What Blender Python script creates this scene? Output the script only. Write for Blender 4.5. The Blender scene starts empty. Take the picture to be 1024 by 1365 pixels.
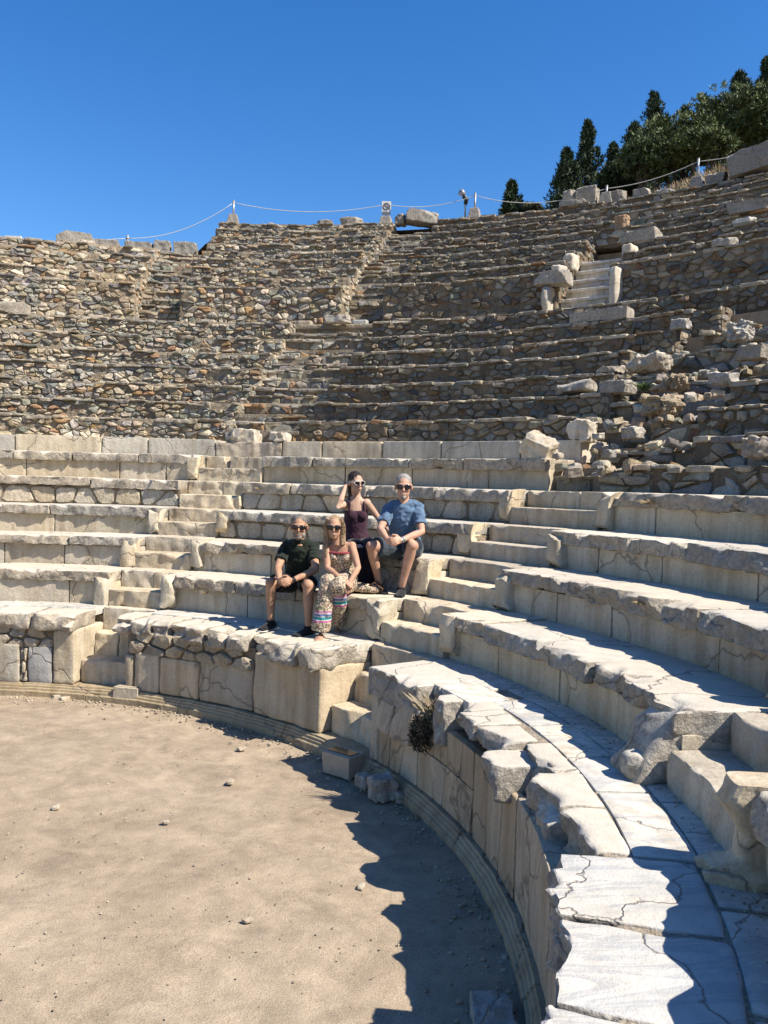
import bpy, math, random
import numpy as np
from mathutils import Vector, Matrix
random.seed(7)
rng = np.random.default_rng(7)
SC = bpy.context.scene
COL = SC.collection
R_ = math.radians
# ------------------------------------------------------------------ camera solved from the photograph (metres, theatre centre at the origin)
CAM = np.array([4.262, -4.693, 2.631])
CR = np.array([0.99701892, -0.07148878, 0.02902791])
CU = np.array([-0.02669046, 0.03343802, 0.99908434])
CF = np.array([0.07239396, 0.99688076, -0.03143027])
FOC = 1092.71
def ray(x, y): return CF*FOC + CR*(x-512) - CU*(y-682.5)
def at_depth(x, y, d): return CAM + ray(x, y)*(d/FOC)
def at_height(x, y, z):
    d = ray(x, y); return CAM + d*((z-CAM[2])/d[2])
def at_radius(x, y, R):
    d = ray(x, y); h = d[:2]; a = h@h; b = 2*h@CAM[:2]; c = CAM[:2]@CAM[:2]-R*R
    return CAM + d*((-b+math.sqrt(b*b-4*a*c))/(2*a))
def azd(p): return math.degrees(math.atan2(p[1], p[0]))
# ------------------------------------------------------------------ noise
def _hash(ix, iy, iz, s):
    h = (ix*374761393 + iy*668265263 + iz*2147483647 + s*974634777) & 0xFFFFFFFF
    h = ((h ^ (h >> 13))*1274126177) & 0xFFFFFFFF
    h = ((h ^ (h >> 16))*2246822519) & 0xFFFFFFFF
    return ((h ^ (h >> 15)) & 0xFFFFFF)/float(0xFFFFFF)*2-1
def vnoise(P, s=0):
    P = np.asarray(P, float); f = np.floor(P); t = P-f; i = f.astype(np.int64); t = t*t*(3-2*t)
    out = 0
    for dx in (0, 1):
        wx = t[:, 0] if dx else 1-t[:, 0]
        for dy in (0, 1):
            wy = t[:, 1] if dy else 1-t[:, 1]
            for dz in (0, 1):
                wz = t[:, 2] if dz else 1-t[:, 2]
                out = out + wx*wy*wz*_hash(i[:, 0]+dx, i[:, 1]+dy, i[:, 2]+dz, s)
    return out
def fbm(P, o=3, s=0):
    a = 1.0; out = 0; P = np.asarray(P, float)
    for k in range(o):
        out = out + a*vnoise(P, s+k*31); P = P*2.03; a *= .5
    return out
# ------------------------------------------------------------------ mesh builder
class MB:
    def __init__(s): s.v = []; s.f = []; s.c = []; s.m = []; s.n = 0
    def add(s, v, f, col=(1, 1, 1), mat=0):
        v = np.asarray(v, float); s.v.append(v)
        c = np.asarray(col, float)
        if c.ndim == 1: c = np.tile(c, (len(v), 1))
        s.c.append(c); n = s.n
        s.f.extend([tuple(i+n for i in q) for q in f]); s.m.extend([mat]*len(f)); s.n += len(v)
    def build(s, name, mats, parent=None, smooth=True, loc=None, sharp=0):
        me = bpy.data.meshes.new(name)
        v = np.concatenate(s.v) if s.v else np.zeros((0, 3))
        if loc is not None: v = v-np.asarray(loc)
        me.from_pydata(v.tolist(), [], s.f)
        if not isinstance(mats, (list, tuple)): mats = [mats]
        for m in mats: me.materials.append(m)
        if len(mats) > 1: me.polygons.foreach_set('material_index', s.m)
        if smooth: me.polygons.foreach_set('use_smooth', [True]*len(me.polygons))
        a = me.color_attributes.new('tint', 'FLOAT_COLOR', 'POINT')
        c = np.concatenate(s.c); c = np.concatenate([c, np.ones((len(c), 1))], 1)
        a.data.foreach_set('color', c.ravel())
        me.update()
        if smooth and sharp: me.set_sharp_from_angle(angle=R_(sharp))
        o = bpy.data.objects.new(name, me); COL.objects.link(o)
        if loc is not None: o.location = loc
        if parent is not None: link_to(o, parent)
        return o
def link_to(o, parent):
    o.parent = parent
    o.matrix_parent_inverse = Matrix.Translation(parent.location).inverted()
def tag(o, label=None, cat=None, group=None, kind=None):
    if label: o['label'] = label
    if cat: o['category'] = cat
    if group: o['group'] = group
    if kind or cat: o['kind'] = kind or 'thing'
    return o
def empty(name, loc, label, cat, group=None):
    o = bpy.data.objects.new(name, None); COL.objects.link(o)
    o.location = Vector([float(x) for x in loc]); o.empty_display_size = .2
    return tag(o, label, cat, group)
_topo = {}
def topo(a, b, c):
    k = (a, b, c)
    if k in _topo: return _topo[k]
    idx = {}; pts = []
    def g(i, j, l):
        t = (i, j, l)
        if t not in idx: idx[t] = len(pts); pts.append(t)
        return idx[t]
    F = []
    for i in range(a):
        for j in range(b):
            F.append((g(i, j, 0), g(i, j+1, 0), g(i+1, j+1, 0), g(i+1, j, 0)))
            F.append((g(i, j, c), g(i+1, j, c), g(i+1, j+1, c), g(i, j+1, c)))
    for i in range(a):
        for l in range(c):
            F.append((g(i, 0, l), g(i+1, 0, l), g(i+1, 0, l+1), g(i, 0, l+1)))
            F.append((g(i, b, l), g(i, b, l+1), g(i+1, b, l+1), g(i+1, b, l)))
    for j in range(b):
        for l in range(c):
            F.append((g(0, j, l), g(0, j, l+1), g(0, j+1, l+1), g(0, j+1, l)))
            F.append((g(a, j, l), g(a, j+1, l), g(a, j+1, l+1), g(a, j, l+1)))
    q = np.array(pts, float)/np.array([a, b, c], float)*2-1
    _topo[k] = (q, F); return _topo[k]
def lattice(h, res, rad, nmax=70):
    n = [int(min(nmax, max(3, round(2*x/res)))) for x in h]
    q, F = topo(*n)
    q = np.sign(q)*(1-(1-np.abs(q))**1.35)
    h = np.array(h); rad = min(rad, h.min()*.95)
    p = q*h; core = np.clip(p, -(h-rad), h-rad); d = p-core
    L = np.linalg.norm(d, axis=1, keepdims=True); d = d/np.maximum(L, 1e-9)
    return core+d*rad, d, F
_seed = [100]
def nxt():
    _seed[0] += 1; return _seed[0]
def slab(mb, a0, a1, r0, r1, z0, z1, rad=.015, amp=.008, freq=5, col=(1, 1, 1), res=.05, chip=0., chipf=2.6, mat=0, lean=0., taper=0., under=0., facets=0., fdeep=1., edge=0.):
    """a curved stone block: azimuths in degrees, chip eats into its front and upper front edge"""
    s = nxt(); a0, a1 = sorted((R_(a0), R_(a1))); rm = (r0+r1)/2
    h = ((a1-a0)*rm/2, (r1-r0)/2, (z1-z0)/2)
    p, d, F = lattice(h, res, rad)
    off = np.array([s*7.31 % 97, s*3.77 % 89, s*1.93 % 83])
    amp_ = amp*(1-.8*np.clip(d[:, 2], 0, 1)**2)
    p = p + d*(amp_*fbm(p*freq+off, 3, s))[:, None]
    if chip:
        fr = np.clip((-p[:, 1]/h[1])*1.0, 0, 1)**2 if h[1] < .2 else np.clip(1-(p[:, 1]+h[1])/.16, 0, 1)
        e = fbm(np.stack([p[:, 0]*chipf, p[:, 2]*chipf*2.2, np.full(len(p), s*.37)], 1)+off, 3, s+5)
        e2 = np.clip(e-.02, 0, 1)
        p[:, 1] += chip*e2*fr*1.6
        topf = np.clip((p[:, 2]/h[2]), 0, 1)
        p[:, 2] -= chip*.45*np.clip(e2-.12, 0, 1)*fr*topf*2
    if edge:
        fr = np.clip(-d[:, 1], 0, 1)*np.clip(1-(p[:, 1]+h[1])/.1, 0, 1); p = p+d*(edge*fr*(fbm(p*11+off, 4, s+9)-.3))[:, None]; p[:, 1] += edge*1.2*fbm(np.stack([p[:, 0]*4, 0*p[:, 0], 0*p[:, 0]+s*.3], 1), 3, s+2)*np.clip(1-(p[:, 1]+h[1])/.12, 0, 1)
    if facets:
        gg = random.Random(s); nf = max(1, int(facets*2*h[0]))
        for q in range(nf):
            u = gg.uniform(-h[0], h[0]); dp = gg.uniform(.006, .045)*fdeep
            low = gg.random() < .12
            n = np.array([gg.uniform(-.75, .75), -gg.uniform(.35, 1.), (-1 if low else 1)*gg.uniform(.25, .9)]); n /= np.linalg.norm(n)
            e = np.array([u, -h[1], -h[2] if low else h[2]])-n*dp
            ww = gg.uniform(.10, .32); p = p-np.clip((p-e)@n, 0, None)[:, None]*n*np.clip((ww-np.abs(p[:, 0:1]-u))/(.5*ww), 0, 1)
        for sx in (-1, 1):
            n = np.array([sx*gg.uniform(.4, 1), -gg.uniform(.3, 1.), gg.uniform(.1, .8)]); n /= np.linalg.norm(n)
            e = np.array([sx*h[0], -h[1], h[2]])-n*gg.uniform(.005, .05)*fdeep; p = p-np.clip((p-e)@n, 0, None)[:, None]*n
    if under: p[:, 1] += under*np.clip(-p[:, 2]/h[2], 0, 1)*(p[:, 1] < 0)
    if lean: p[:, 1] += lean*(p[:, 2]/h[2])
    th = (a0+a1)/2 - p[:, 0]/rm; R = rm+p[:, 1]; z = (z0+z1)/2+p[:, 2]
    v = np.stack([R*np.cos(th), R*np.sin(th), z], 1)
    c = np.asarray(col, float)
    mb.add(v, F, c, mat)
def boulder(mb, cen, half, rz=0., tilt=(0, 0), rad=.04, amp=.03, freq=3., cuts=6, cut=(.62, .95), col=(1, 1, 1), res=None, mat=0, crisp=.0):
    s = nxt(); g = random.Random(s)
    h = np.array(half, float); res = res or max(.02, h.max()/9)
    p, d, F = lattice(h, res, rad, 26)
    for k in range(cuts):
        n = Vector((g.uniform(-1, 1), g.uniform(-1, 1), g.uniform(-.5, 1))).normalized(); n = np.array(n)
        D = (np.abs(n)*h).sum()*g.uniform(*cut)
        p = p - np.clip(p@n-D, 0, None)[:, None]*n
    off = np.array([s*5.3 % 71, s*2.7 % 67, s*1.1 % 61])
    p = p + d*(amp*fbm(p*freq/max(h.max(), .15)*.5+off, 4, s))[:, None]
    M = np.array((Matrix.Rotation(rz, 3, 'Z') @ Matrix.Rotation(tilt[0], 3, 'X') @ Matrix.Rotation(tilt[1], 3, 'Y')))
    mb.add(p@M.T+np.array(cen), F, col, mat)
def tube(pts, rad, n=10, lat=None, cap=True):
    """closed loft along pts; rad = scalar, list of scalars or list of (lateral, depth)"""
    pts = [np.array(p, float) for p in pts]; k = len(pts)
    if np.isscalar(rad): rad = [rad]*k
    V = []; F = []; prev = None
    for i, p in enumerate(pts):
        t = pts[min(i+1, k-1)]-pts[max(i-1, 0)]; t = t/(np.linalg.norm(t)+1e-9)
        ref = np.array(lat, float) if lat is not None else (prev if prev is not None else (np.array([0, 0, 1.]) if abs(t[2]) < .9 else np.array([1., 0, 0])))
        l = ref-t*(ref@t); l /= np.linalg.norm(l)+1e-9; dd = np.cross(t, l); prev = l
        a, b = (rad[i], rad[i]) if np.isscalar(rad[i]) else rad[i]
        for j in range(n):
            q = 2*math.pi*j/n; V.append(p+l*a*math.cos(q)+dd*b*math.sin(q))
    for i in range(k-1):
        for j in range(n):
            a, b = i*n+j, i*n+(j+1) % n; F.append((a, b, b+n, a+n))
    if cap:
        V.append(pts[0]); V.append(pts[-1]); c0, c1 = k*n, k*n+1
        for j in range(n):
            F.append((c0, (j+1) % n, j)); F.append((c1, (k-1)*n+j, (k-1)*n+(j+1) % n))
    return np.array(V), F
def ellipsoid(cen, axes, nu=16, nv=10):
    """axes: 3 vectors already scaled to the radii"""
    A = np.array(axes, float); V = []; F = []
    for i in range(1, nv):
        ph = math.pi*i/nv
        for j in range(nu):
            q = 2*math.pi*j/nu
            V.append(np.array(cen)+A[0]*math.sin(ph)*math.cos(q)+A[1]*math.sin(ph)*math.sin(q)+A[2]*math.cos(ph))
    V.append(np.array(cen)+A[2]); V.append(np.array(cen)-A[2]); t, b = len(V)-2, len(V)-1
    for i in range(nv-2):
        for j in range(nu):
            a, c = i*nu+j, i*nu+(j+1) % nu; F.append((a, a+nu, c+nu, c))
    for j in range(nu):
        F.append((t, j, (j+1) % nu)); F.append((b, (nv-2)*nu+(j+1) % nu, (nv-2)*nu+j))
    return np.array(V), F
# ------------------------------------------------------------------ materials
def new_mat(name):
    m = bpy.data.materials.new(name); m.use_nodes = True; nt = m.node_tree; nt.nodes.clear()
    o = nt.nodes.new('ShaderNodeOutputMaterial'); b = nt.nodes.new('ShaderNodeBsdfPrincipled')
    nt.links.new(b.outputs[0], o.inputs[0]); b.inputs['Roughness'].default_value = .9
    b.inputs['Specular IOR Level'].default_value = .25
    return m, nt, b
class NB:
    def __init__(s, nt): s.nt = nt
    def n(s, t, **k):
        x = s.nt.nodes.new(t)
        for a, v in k.items(): setattr(x, a, v)
        return x
    def l(s, a, b): s.nt.links.new(a, b)
    def pos(s):
        g = s.n('ShaderNodeNewGeometry'); return g.outputs['Position']
    def obj(s):
        g = s.n('ShaderNodeTexCoord'); return g.outputs['Object']
    def mapping(s, v, scale=(1, 1, 1), rot=(0, 0, 0), loc=(0, 0, 0)):
        m = s.n('ShaderNodeMapping'); s.l(v, m.inputs[0]); m.inputs['Scale'].default_value = scale; m.inputs['Rotation'].default_value = rot; m.inputs['Location'].default_value = loc
        return m.outputs[0]
    def noise(s, v, scale, detail=4, rough=.55, dist=0):
        n = s.n('ShaderNodeTexNoise'); s.l(v, n.inputs['Vector']); n.inputs['Scale'].default_value = scale
        n.inputs['Detail'].default_value = detail; n.inputs['Roughness'].default_value = rough; n.inputs['Distortion'].default_value = dist
        return n.outputs['Fac']
    def vor(s, v, scale, feature='F1', rnd=1):
        n = s.n('ShaderNodeTexVoronoi', feature=feature); s.l(v, n.inputs['Vector']); n.inputs['Scale'].default_value = scale; n.inputs['Randomness'].default_value = rnd
        return n
    def ramp(s, f, stops):
        r = s.n('ShaderNodeValToRGB'); s.l(f, r.inputs[0]); e = r.color_ramp.elements
        while len(e) < len(stops): e.new(.5)
        for i, (p, c) in enumerate(stops):
            e[i].position = p; e[i].color = (*c, 1) if len(c) == 3 else c
        return r.outputs[0]
    def mix(s, a, b, f, mode='MIX'):
        m = s.n('ShaderNodeMix', data_type='RGBA', blend_type=mode)
        for sock, val in ((m.inputs[0], f), (m.inputs[6], a), (m.inputs[7], b)):
            if hasattr(val, 'is_linked') or hasattr(val, 'links'): s.l(val, sock)
            elif sock == m.inputs[0]: sock.default_value = val
            else: sock.default_value = (*val, 1)
        return m.outputs[2]
    def math(s, op, a, b=0.):
        m = s.n('ShaderNodeMath', operation=op)
        for i, v in enumerate((a, b)):
            if hasattr(v, 'links'): s.l(v, m.inputs[i])
            else: m.inputs[i].default_value = v
        return m.outputs[0]
    def attr(s, name='tint'):
        a = s.n('ShaderNodeAttribute'); a.attribute_name = name; return a.outputs['Color']
    def bump(s, h, strength, dist=.02, prev=None):
        b = s.n('ShaderNodeBump'); b.inputs['Strength'].default_value = strength; b.inputs['Distance'].default_value = dist
        s.l(h, b.inputs['Height'])
        if prev is not None: s.l(prev, b.inputs['Normal'])
        return b.outputs[0]
def stone_mat(name, stain=(.16, .12, .08), pale=(1.12, 1.10, 1.06), stain_amt=.55, bumps=(.5, .5), speck=.25, veins=False, rough=.88, worn=0., cracks=0.):
    """weathered stone: tint attribute, cloudy tone, stains, grain; worn > 0: upper faces rubbed smooth and pale, fronts pitted and grey"""
    m, nt, b = new_mat(name); k = NB(nt); P = k.pos()
    base = k.attr()
    n1 = k.noise(P, 1.7, 5, .6, .4)
    v1 = k.ramp(n1, [(.30, (.80, .79, .78)), (.5, (1, 1, 1)), (.70, pale)])
    c = k.mix(base, v1, 1., 'MULTIPLY')
    n2 = k.noise(P, 4.5, 6, .68, .6)
    f = k.ramp(n2, [(.56, (0, 0, 0)), (.74, (stain_amt,)*3)])
    n5 = k.noise(k.mapping(P, loc=(31, 7, 5)), 11, 5, .7)
    f5 = k.ramp(n5, [(.58, (0, 0, 0)), (.70, (.4,)*3)])
    h1 = k.noise(P, 14, 6, .65); h2 = k.noise(P, 60, 4, .7)
    n3 = k.noise(P, 55, 3, .7)
    v3 = k.ramp(n3, [(.3, (1-speck,)*3), (.6, (1+speck*.25,)*3)])
    st_ = k.noise(k.mapping(P, (9, 9, 1.1), loc=(5, 1, 2)), 1.0, 4, .6); c = k.mix(c, k.ramp(st_, [(.34, (.80, .76, .70)), (.56, (1.03, 1.03, 1.03))]), 1., 'MULTIPLY')
    cw = k.mix(c, stain, f); cw = k.mix(cw, (.36, .34, .31), f5); cw = k.mix(cw, v3, 1., 'MULTIPLY')
    def veined(c):
        w = k.noise(k.mapping(P, (.8, 4.2, 3), (0, 0, .12)), 1.0, 7, .66, 1.8)
        fv = k.ramp(w, [(.50, (0, 0, 0)), (.54, (.5,)*3), (.62, (0, 0, 0))]); c = k.mix(c, (.31, .33, .36), fv)
        fw = k.ramp(k.noise(P, 1.1, 4, .6), [(.45, (0, 0, 0)), (.65, (.3,)*3)]); return k.mix(c, (.52, .55, .58), fw)
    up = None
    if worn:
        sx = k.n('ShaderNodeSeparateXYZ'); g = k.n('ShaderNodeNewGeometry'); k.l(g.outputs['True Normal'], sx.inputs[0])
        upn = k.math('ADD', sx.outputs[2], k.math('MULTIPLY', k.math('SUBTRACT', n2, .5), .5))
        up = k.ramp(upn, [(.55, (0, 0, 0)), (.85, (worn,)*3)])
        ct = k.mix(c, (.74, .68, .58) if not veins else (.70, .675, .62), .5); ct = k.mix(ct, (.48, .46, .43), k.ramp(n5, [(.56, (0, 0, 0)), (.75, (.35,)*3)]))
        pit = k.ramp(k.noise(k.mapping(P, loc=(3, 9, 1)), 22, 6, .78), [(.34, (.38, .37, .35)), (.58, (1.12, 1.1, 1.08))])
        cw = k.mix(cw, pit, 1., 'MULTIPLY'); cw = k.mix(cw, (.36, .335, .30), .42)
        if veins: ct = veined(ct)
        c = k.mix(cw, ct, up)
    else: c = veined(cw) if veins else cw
    nb = k.bump(h1, bumps[0], .03)
    if up is not None:
        inv = k.math('SUBTRACT', 1.0, k.math('MULTIPLY', up, .85))
        nt.nodes[-1]; nb.node.inputs['Strength'].default_value = bumps[0]; k.l(k.math('MULTIPLY', inv, bumps[0]), nb.node.inputs['Strength'])
    nb = k.bump(h2, bumps[1], .008, nb)
    if cracks:
        dv = k.n('ShaderNodeVectorMath', operation='ADD'); nz = k.n('ShaderNodeTexNoise'); k.l(P, nz.inputs['Vector']); nz.inputs['Scale'].default_value = 2.5; nz.inputs['Detail'].default_value = 5
        sc = k.n('ShaderNodeVectorMath', operation='SCALE'); k.l(nz.outputs['Color'], sc.inputs[0]); sc.inputs['Scale'].default_value = .55
        k.l(P, dv.inputs[0]); k.l(sc.outputs[0], dv.inputs[1])
        e = k.vor(dv.outputs[0], cracks, 'DISTANCE_TO_EDGE').outputs['Distance']
        fc = k.ramp(e, [(.001, (.7,)*3), (.006, (0, 0, 0))])
        c = k.mix(c, (.19, .15, .11), fc); nb = k.bump(k.math('SUBTRACT', 1.0, fc), .6, .02, nb)
    k.l(c, b.inputs['Base Color']); b.inputs['Roughness'].default_value = rough
    k.l(nb, b.inputs['Normal'])
    return m
M = {}
M['marble'] = stone_mat('weathered_marble', stain=(.34, .25, .16), stain_amt=.45, bumps=(.45, .4), speck=.2, cracks=.55)
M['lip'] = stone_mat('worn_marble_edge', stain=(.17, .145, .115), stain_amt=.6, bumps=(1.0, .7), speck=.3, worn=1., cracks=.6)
M['walk'] = stone_mat('veined_paving_marble', stain=(.48, .42, .33), stain_amt=.3, bumps=(.15, .25), speck=.12, veins=True, rough=.7, cracks=1.0)
M['rubble'] = stone_mat('rubble_stone', stain=(.22, .18, .13), stain_amt=.5, bumps=(.8, .6), speck=.4)
M['mortar'] = stone_mat('lime_mortar', stain=(.20, .16, .12), stain_amt=.4, bumps=(1.0, .9), speck=.45)
M['walk_edge'] = stone_mat('paving_marble_with_broken_edge', stain=(.17, .145, .115), stain_amt=.5, bumps=(1.0, .7), speck=.25, worn=1., veins=True, cracks=.8)
def dirt_mat():
    m, nt, b = new_mat('dry_dirt'); k = NB(nt); P = k.pos()
    n1 = k.noise(P, .7, 7, .66, .8)
    c = k.ramp(n1, [(.32, (.385, .305, .22)), (.48, (.445, .36, .262)), (.72, (.505, .415, .308))])
    c = k.mix(c, k.ramp(k.noise(P, 2.1, 4, .6, 1.6), [(.36, (.84, .83, .82)), (.62, (1.06, 1.06, 1.05))]), 1., 'MULTIPLY')
    n2 = k.noise(P, 5, 6, .7); c = k.mix(c, k.ramp(n2, [(.3, (.78, .77, .76)), (.65, (1.12, 1.1, 1.08))]), 1., 'MULTIPLY')
    n3 = k.noise(P, 120, 3, .75); c = k.mix(c, k.ramp(n3, [(.28, (.55, .54, .53)), (.5, (1, 1, 1)), (.75, (1.3, 1.28, 1.24))]), 1., 'MULTIPLY')
    v = k.vor(P, 42); f = k.ramp(v.outputs['Distance'], [(.10, (.85,)*3), (.2, (0, 0, 0))])
    sel = k.ramp(k.math('FRACT', k.math('MULTIPLY', v.outputs['Color'], 7.0)), [(.78, (0, 0, 0)), (.80, (1, 1, 1))])
    f = k.mix((0, 0, 0), f, sel)
    c = k.mix(c, (.56, .50, .42), f)
    k.l(c, b.inputs['Base Color']); b.inputs['Roughness'].default_value = .97
    h1 = k.noise(P, 9, 6, .7); h2 = k.noise(P, 90, 3, .7)
    nb = k.bump(h1, .3, .03); nb = k.bump(h2, .8, .008, nb); nb = k.bump(f, .5, .012, nb)
    k.l(nb, b.inputs['Normal']); return m
M['dirt'] = dirt_mat()
def simple_mat(name, col, rough=.8, var=.15, scale=20, bump=.2, metal=0., spec=.25, stops=None):
    m, nt, b = new_mat(name); k = NB(nt); P = k.obj()
    n = k.noise(P, scale, 4, .6)
    c = k.mix(col, k.ramp(n, [(.3, (1-var,)*3), (.7, (1+var,)*3)]), 1., 'MULTIPLY')
    k.l(c, b.inputs['Base Color']); b.inputs['Roughness'].default_value = rough; b.inputs['Metallic'].default_value = metal
    b.inputs['Specular IOR Level'].default_value = spec
    if bump: k.l(k.bump(n, bump, .01), b.inputs['Normal'])
    return m
def hill_mat():
    m, nt, b = new_mat('dry_hillside'); k = NB(nt); P = k.pos()
    c = k.ramp(k.noise(P, 1.2, 6, .7), [(.3, (.20, .15, .095)), (.5, (.34, .26, .16)), (.7, (.42, .33, .20))])
    c = k.mix(c, k.ramp(k.noise(P, 22, 4, .7), [(.3, (.6, .6, .6)), (.65, (1.2, 1.2, 1.2))]), 1., 'MULTIPLY')
    k.l(c, b.inputs['Base Color']); k.l(k.bump(k.noise(P, 14, 5, .7), .9, .1), b.inputs['Normal']); return m
M['hill'] = hill_mat()
def leaf_mat(name, dark, light):
    m, nt, b = new_mat(name); k = NB(nt)
    c = k.attr(); k.l(c, b.inputs['Base Color']); b.inputs['Roughness'].default_value = .65
    return m
M['leaf'] = leaf_mat('foliage', 0, 0)
M['bark'] = simple_mat('bark', (.10, .075, .055), .95, .35, 12, .8)
M['metal'] = simple_mat('galvanised_steel', (.45, .46, .47), .5, .08, 30, .05, .6)
M['rope'] = simple_mat('white_rope', (.72, .71, .67), .9, .15, 80, .3)
M['black'] = simple_mat('black_plastic', (.02, .02, .022), .5, .1, 30, .05)
M['glass'] = simple_mat('dark_glass', (.012, .014, .018), .12, .05, 5, 0, 0, .5)
M['box'] = simple_mat('beige_housing', (.52, .43, .32), .85, .12, 18, .25)
M['signwhite'] = simple_mat('white_sign', (.72, .72, .70), .6, .04, 10, .0)
M['signgrey'] = simple_mat('grey_sign', (.15, .15, .16), .6, .04, 10, .0)
# ------------------------------------------------------------------ levels of the theatre (front edge radius, tread height), solved from the photograph
PZ = .99
LV = {'P': (5.45, .99), 'R1': (6.23, 1.42), 'R2': (6.92, 1.83), 'R3': (7.62, 2.22), 'R4': (8.34, 2.635), 'R5': (9.06, 3.05), 'R6': (9.82, 3.34),
      'U1': (10.39, 3.73), 'U2': (11.05, 4.11), 'U3': (11.70, 4.52), 'U4': (12.36, 4.95), 'U5': (13.02, 5.35), 'U6': (13.67, 5.78), 'W': (14.29, 6.24)}
DW = 15.67; DZ = 7.37
UP = [(DW+.6575*i, DZ+.3975*i) for i in range(9)]
A0, A1 = 69.0, 76.0          # left marble stair
B0, B1 = 29.6, 38.6          # central marble stair
C0, C1 = -11.6, -2.4         # near right stair
LEFT, RIGHT = 116., -38.
CREAM = [(.66, .58, .46), (.62, .55, .45), (.70, .61, .48), (.60, .54, .46), (.62, .56, .46), (.56, .52, .46), (.68, .62, .53)]
GREYM = [(.56, .54, .50), (.50, .49, .46), (.60, .57, .52), (.48, .47, .45)]
WALKC = [(.74, .71, .66), (.70, .68, .65), (.75, .71, .64), (.69, .68, .66)]
RUB = [((.355, .35, .335), 18), ((.43, .41, .37), 18), ((.50, .43, .33), 16), ((.56, .50, .40), 14), ((.43, .28, .17), 6), ((.62, .57, .48), 9), ((.25, .26, .265), 7), ((.45, .37, .27), 12), ((.36, .37, .33), 6)]
def rub_col(g):
    c = .9*np.array(g.choices([x[0] for x in RUB], [x[1] for x in RUB])[0])
    return np.clip(c*g.uniform(.70, 1.26)+np.array([g.uniform(-.015, .015) for _ in range(3)]), .03, .8)*np.array([1.035, 1.0, .93])
def pick(pal, g=random):
    c = np.array(g.choice(pal)); return c*g.uniform(.88, 1.1)*np.array([1.04, 1.0, .91])
# ------------------------------------------------------------------ rubble masonry
def voronoi_cells(L, H, cw, ch, g, jit=.42, drop=0.):
    nx, ny = max(2, int(round(L/cw))), max(1, int(round(H/ch)))
    cw, ch = L/nx, H/ny; k = cw/ch
    pts = {}
    for i in range(-2, nx+2):
        for j in range(-2, ny+2):
            o = .5 if j % 2 else 0.
            pts[i, j] = ((i+.5+o*.8+g.uniform(-jit, jit))*cw, (j+.5+g.uniform(-jit, jit)*.85)*ch*k)
    if drop:
        for q in list(pts):
            if 0 <= q[0] < nx and g.random() < drop: del pts[q]
    Hk = H*k; out = []
    for i in range(nx):
        for j in range(ny):
            if (i, j) not in pts: continue
            x, y = pts[i, j]
            if not (0 < x < L): continue
            poly = [(max(0, x-1.7*cw), max(0, y-1.7*cw)), (min(L, x+1.7*cw), max(0, y-1.7*cw)), (min(L, x+1.7*cw), min(Hk, y+1.7*cw)), (max(0, x-1.7*cw), min(Hk, y+1.7*cw))]
            nb = sorted((pts[a, b] for a in range(i-2, i+3) for b in range(max(-2, j-2), min(ny+2, j+3)) if (a, b) != (i, j) and (a, b) in pts), key=lambda q: (q[0]-x)**2+(q[1]-y)**2)[:14]
            for (px, py) in nb:
                if py < 0 or py > Hk: continue
                nxv, nyv = px-x, py-y; c = (px*px+py*py-x*x-y*y)/2
                new = []
                for q in range(len(poly)):
                    a, b = poly[q], poly[(q+1) % len(poly)]
                    da, db = a[0]*nxv+a[1]*nyv-c, b[0]*nxv+b[1]*nyv-c
                    if da <= 0: new.append(a)
                    if da*db < 0:
                        t = da/(da-db); new.append((a[0]+(b[0]-a[0])*t, a[1]+(b[1]-a[1])*t))
                poly = new
                if len(poly) < 3: break
            if len(poly) >= 3: out.append([(a, b/k) for a, b in poly])
    return out
def stone_face(mb, poly, gap, depth, place, col, g, rough=.012, inner=.72, cut=.16):
    P = np.array(poly); c = P.mean(0); d = P-c; L = np.linalg.norm(d, axis=1, keepdims=True)
    if L.max() < gap*2: return
    P = c+d*np.maximum(.3, 1-gap/np.maximum(L, 1e-6))
    Q = []
    for i in range(len(P)):
        a, b = P[i], P[(i+1) % len(P)]; Q += [a*(1-cut)+b*cut, a*cut+b*(1-cut)]
    Q = np.array(Q); n = len(Q)
    ring = lambda s: c+(Q-c)*s
    tk_ = min(1, rough/.012)**2; tx, ty = g.uniform(-.25, .25)*tk_, g.uniform(-.35, .15)*tk_
    pts = [np.c_[ring(1.0), np.full(n, -.03)], np.c_[ring(.99), np.full(n, depth*.55)], np.c_[ring(inner), np.full(n, depth)], np.c_[c[None], [depth*1.08]]]
    V = np.concatenate(pts); V[n:, 2] += (V[n:, 0]-c[0])*tx+(V[n:, 1]-c[1])*ty
    V[n:] += np.array([[g.uniform(-rough, rough) for _ in range(3)] for _ in range(len(V)-n)])*[.7, .7, 1]
    F = []
    for r in range(2):
        for i in range(n):
            a, b = r*n+i, r*n+(i+1) % n; F.append((a, b, b+n, a+n))
    for i in range(n): F.append((2*n+i, 2*n+(i+1) % n, 3*n))
    mb.add(place(V), F, col, 0)
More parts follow.
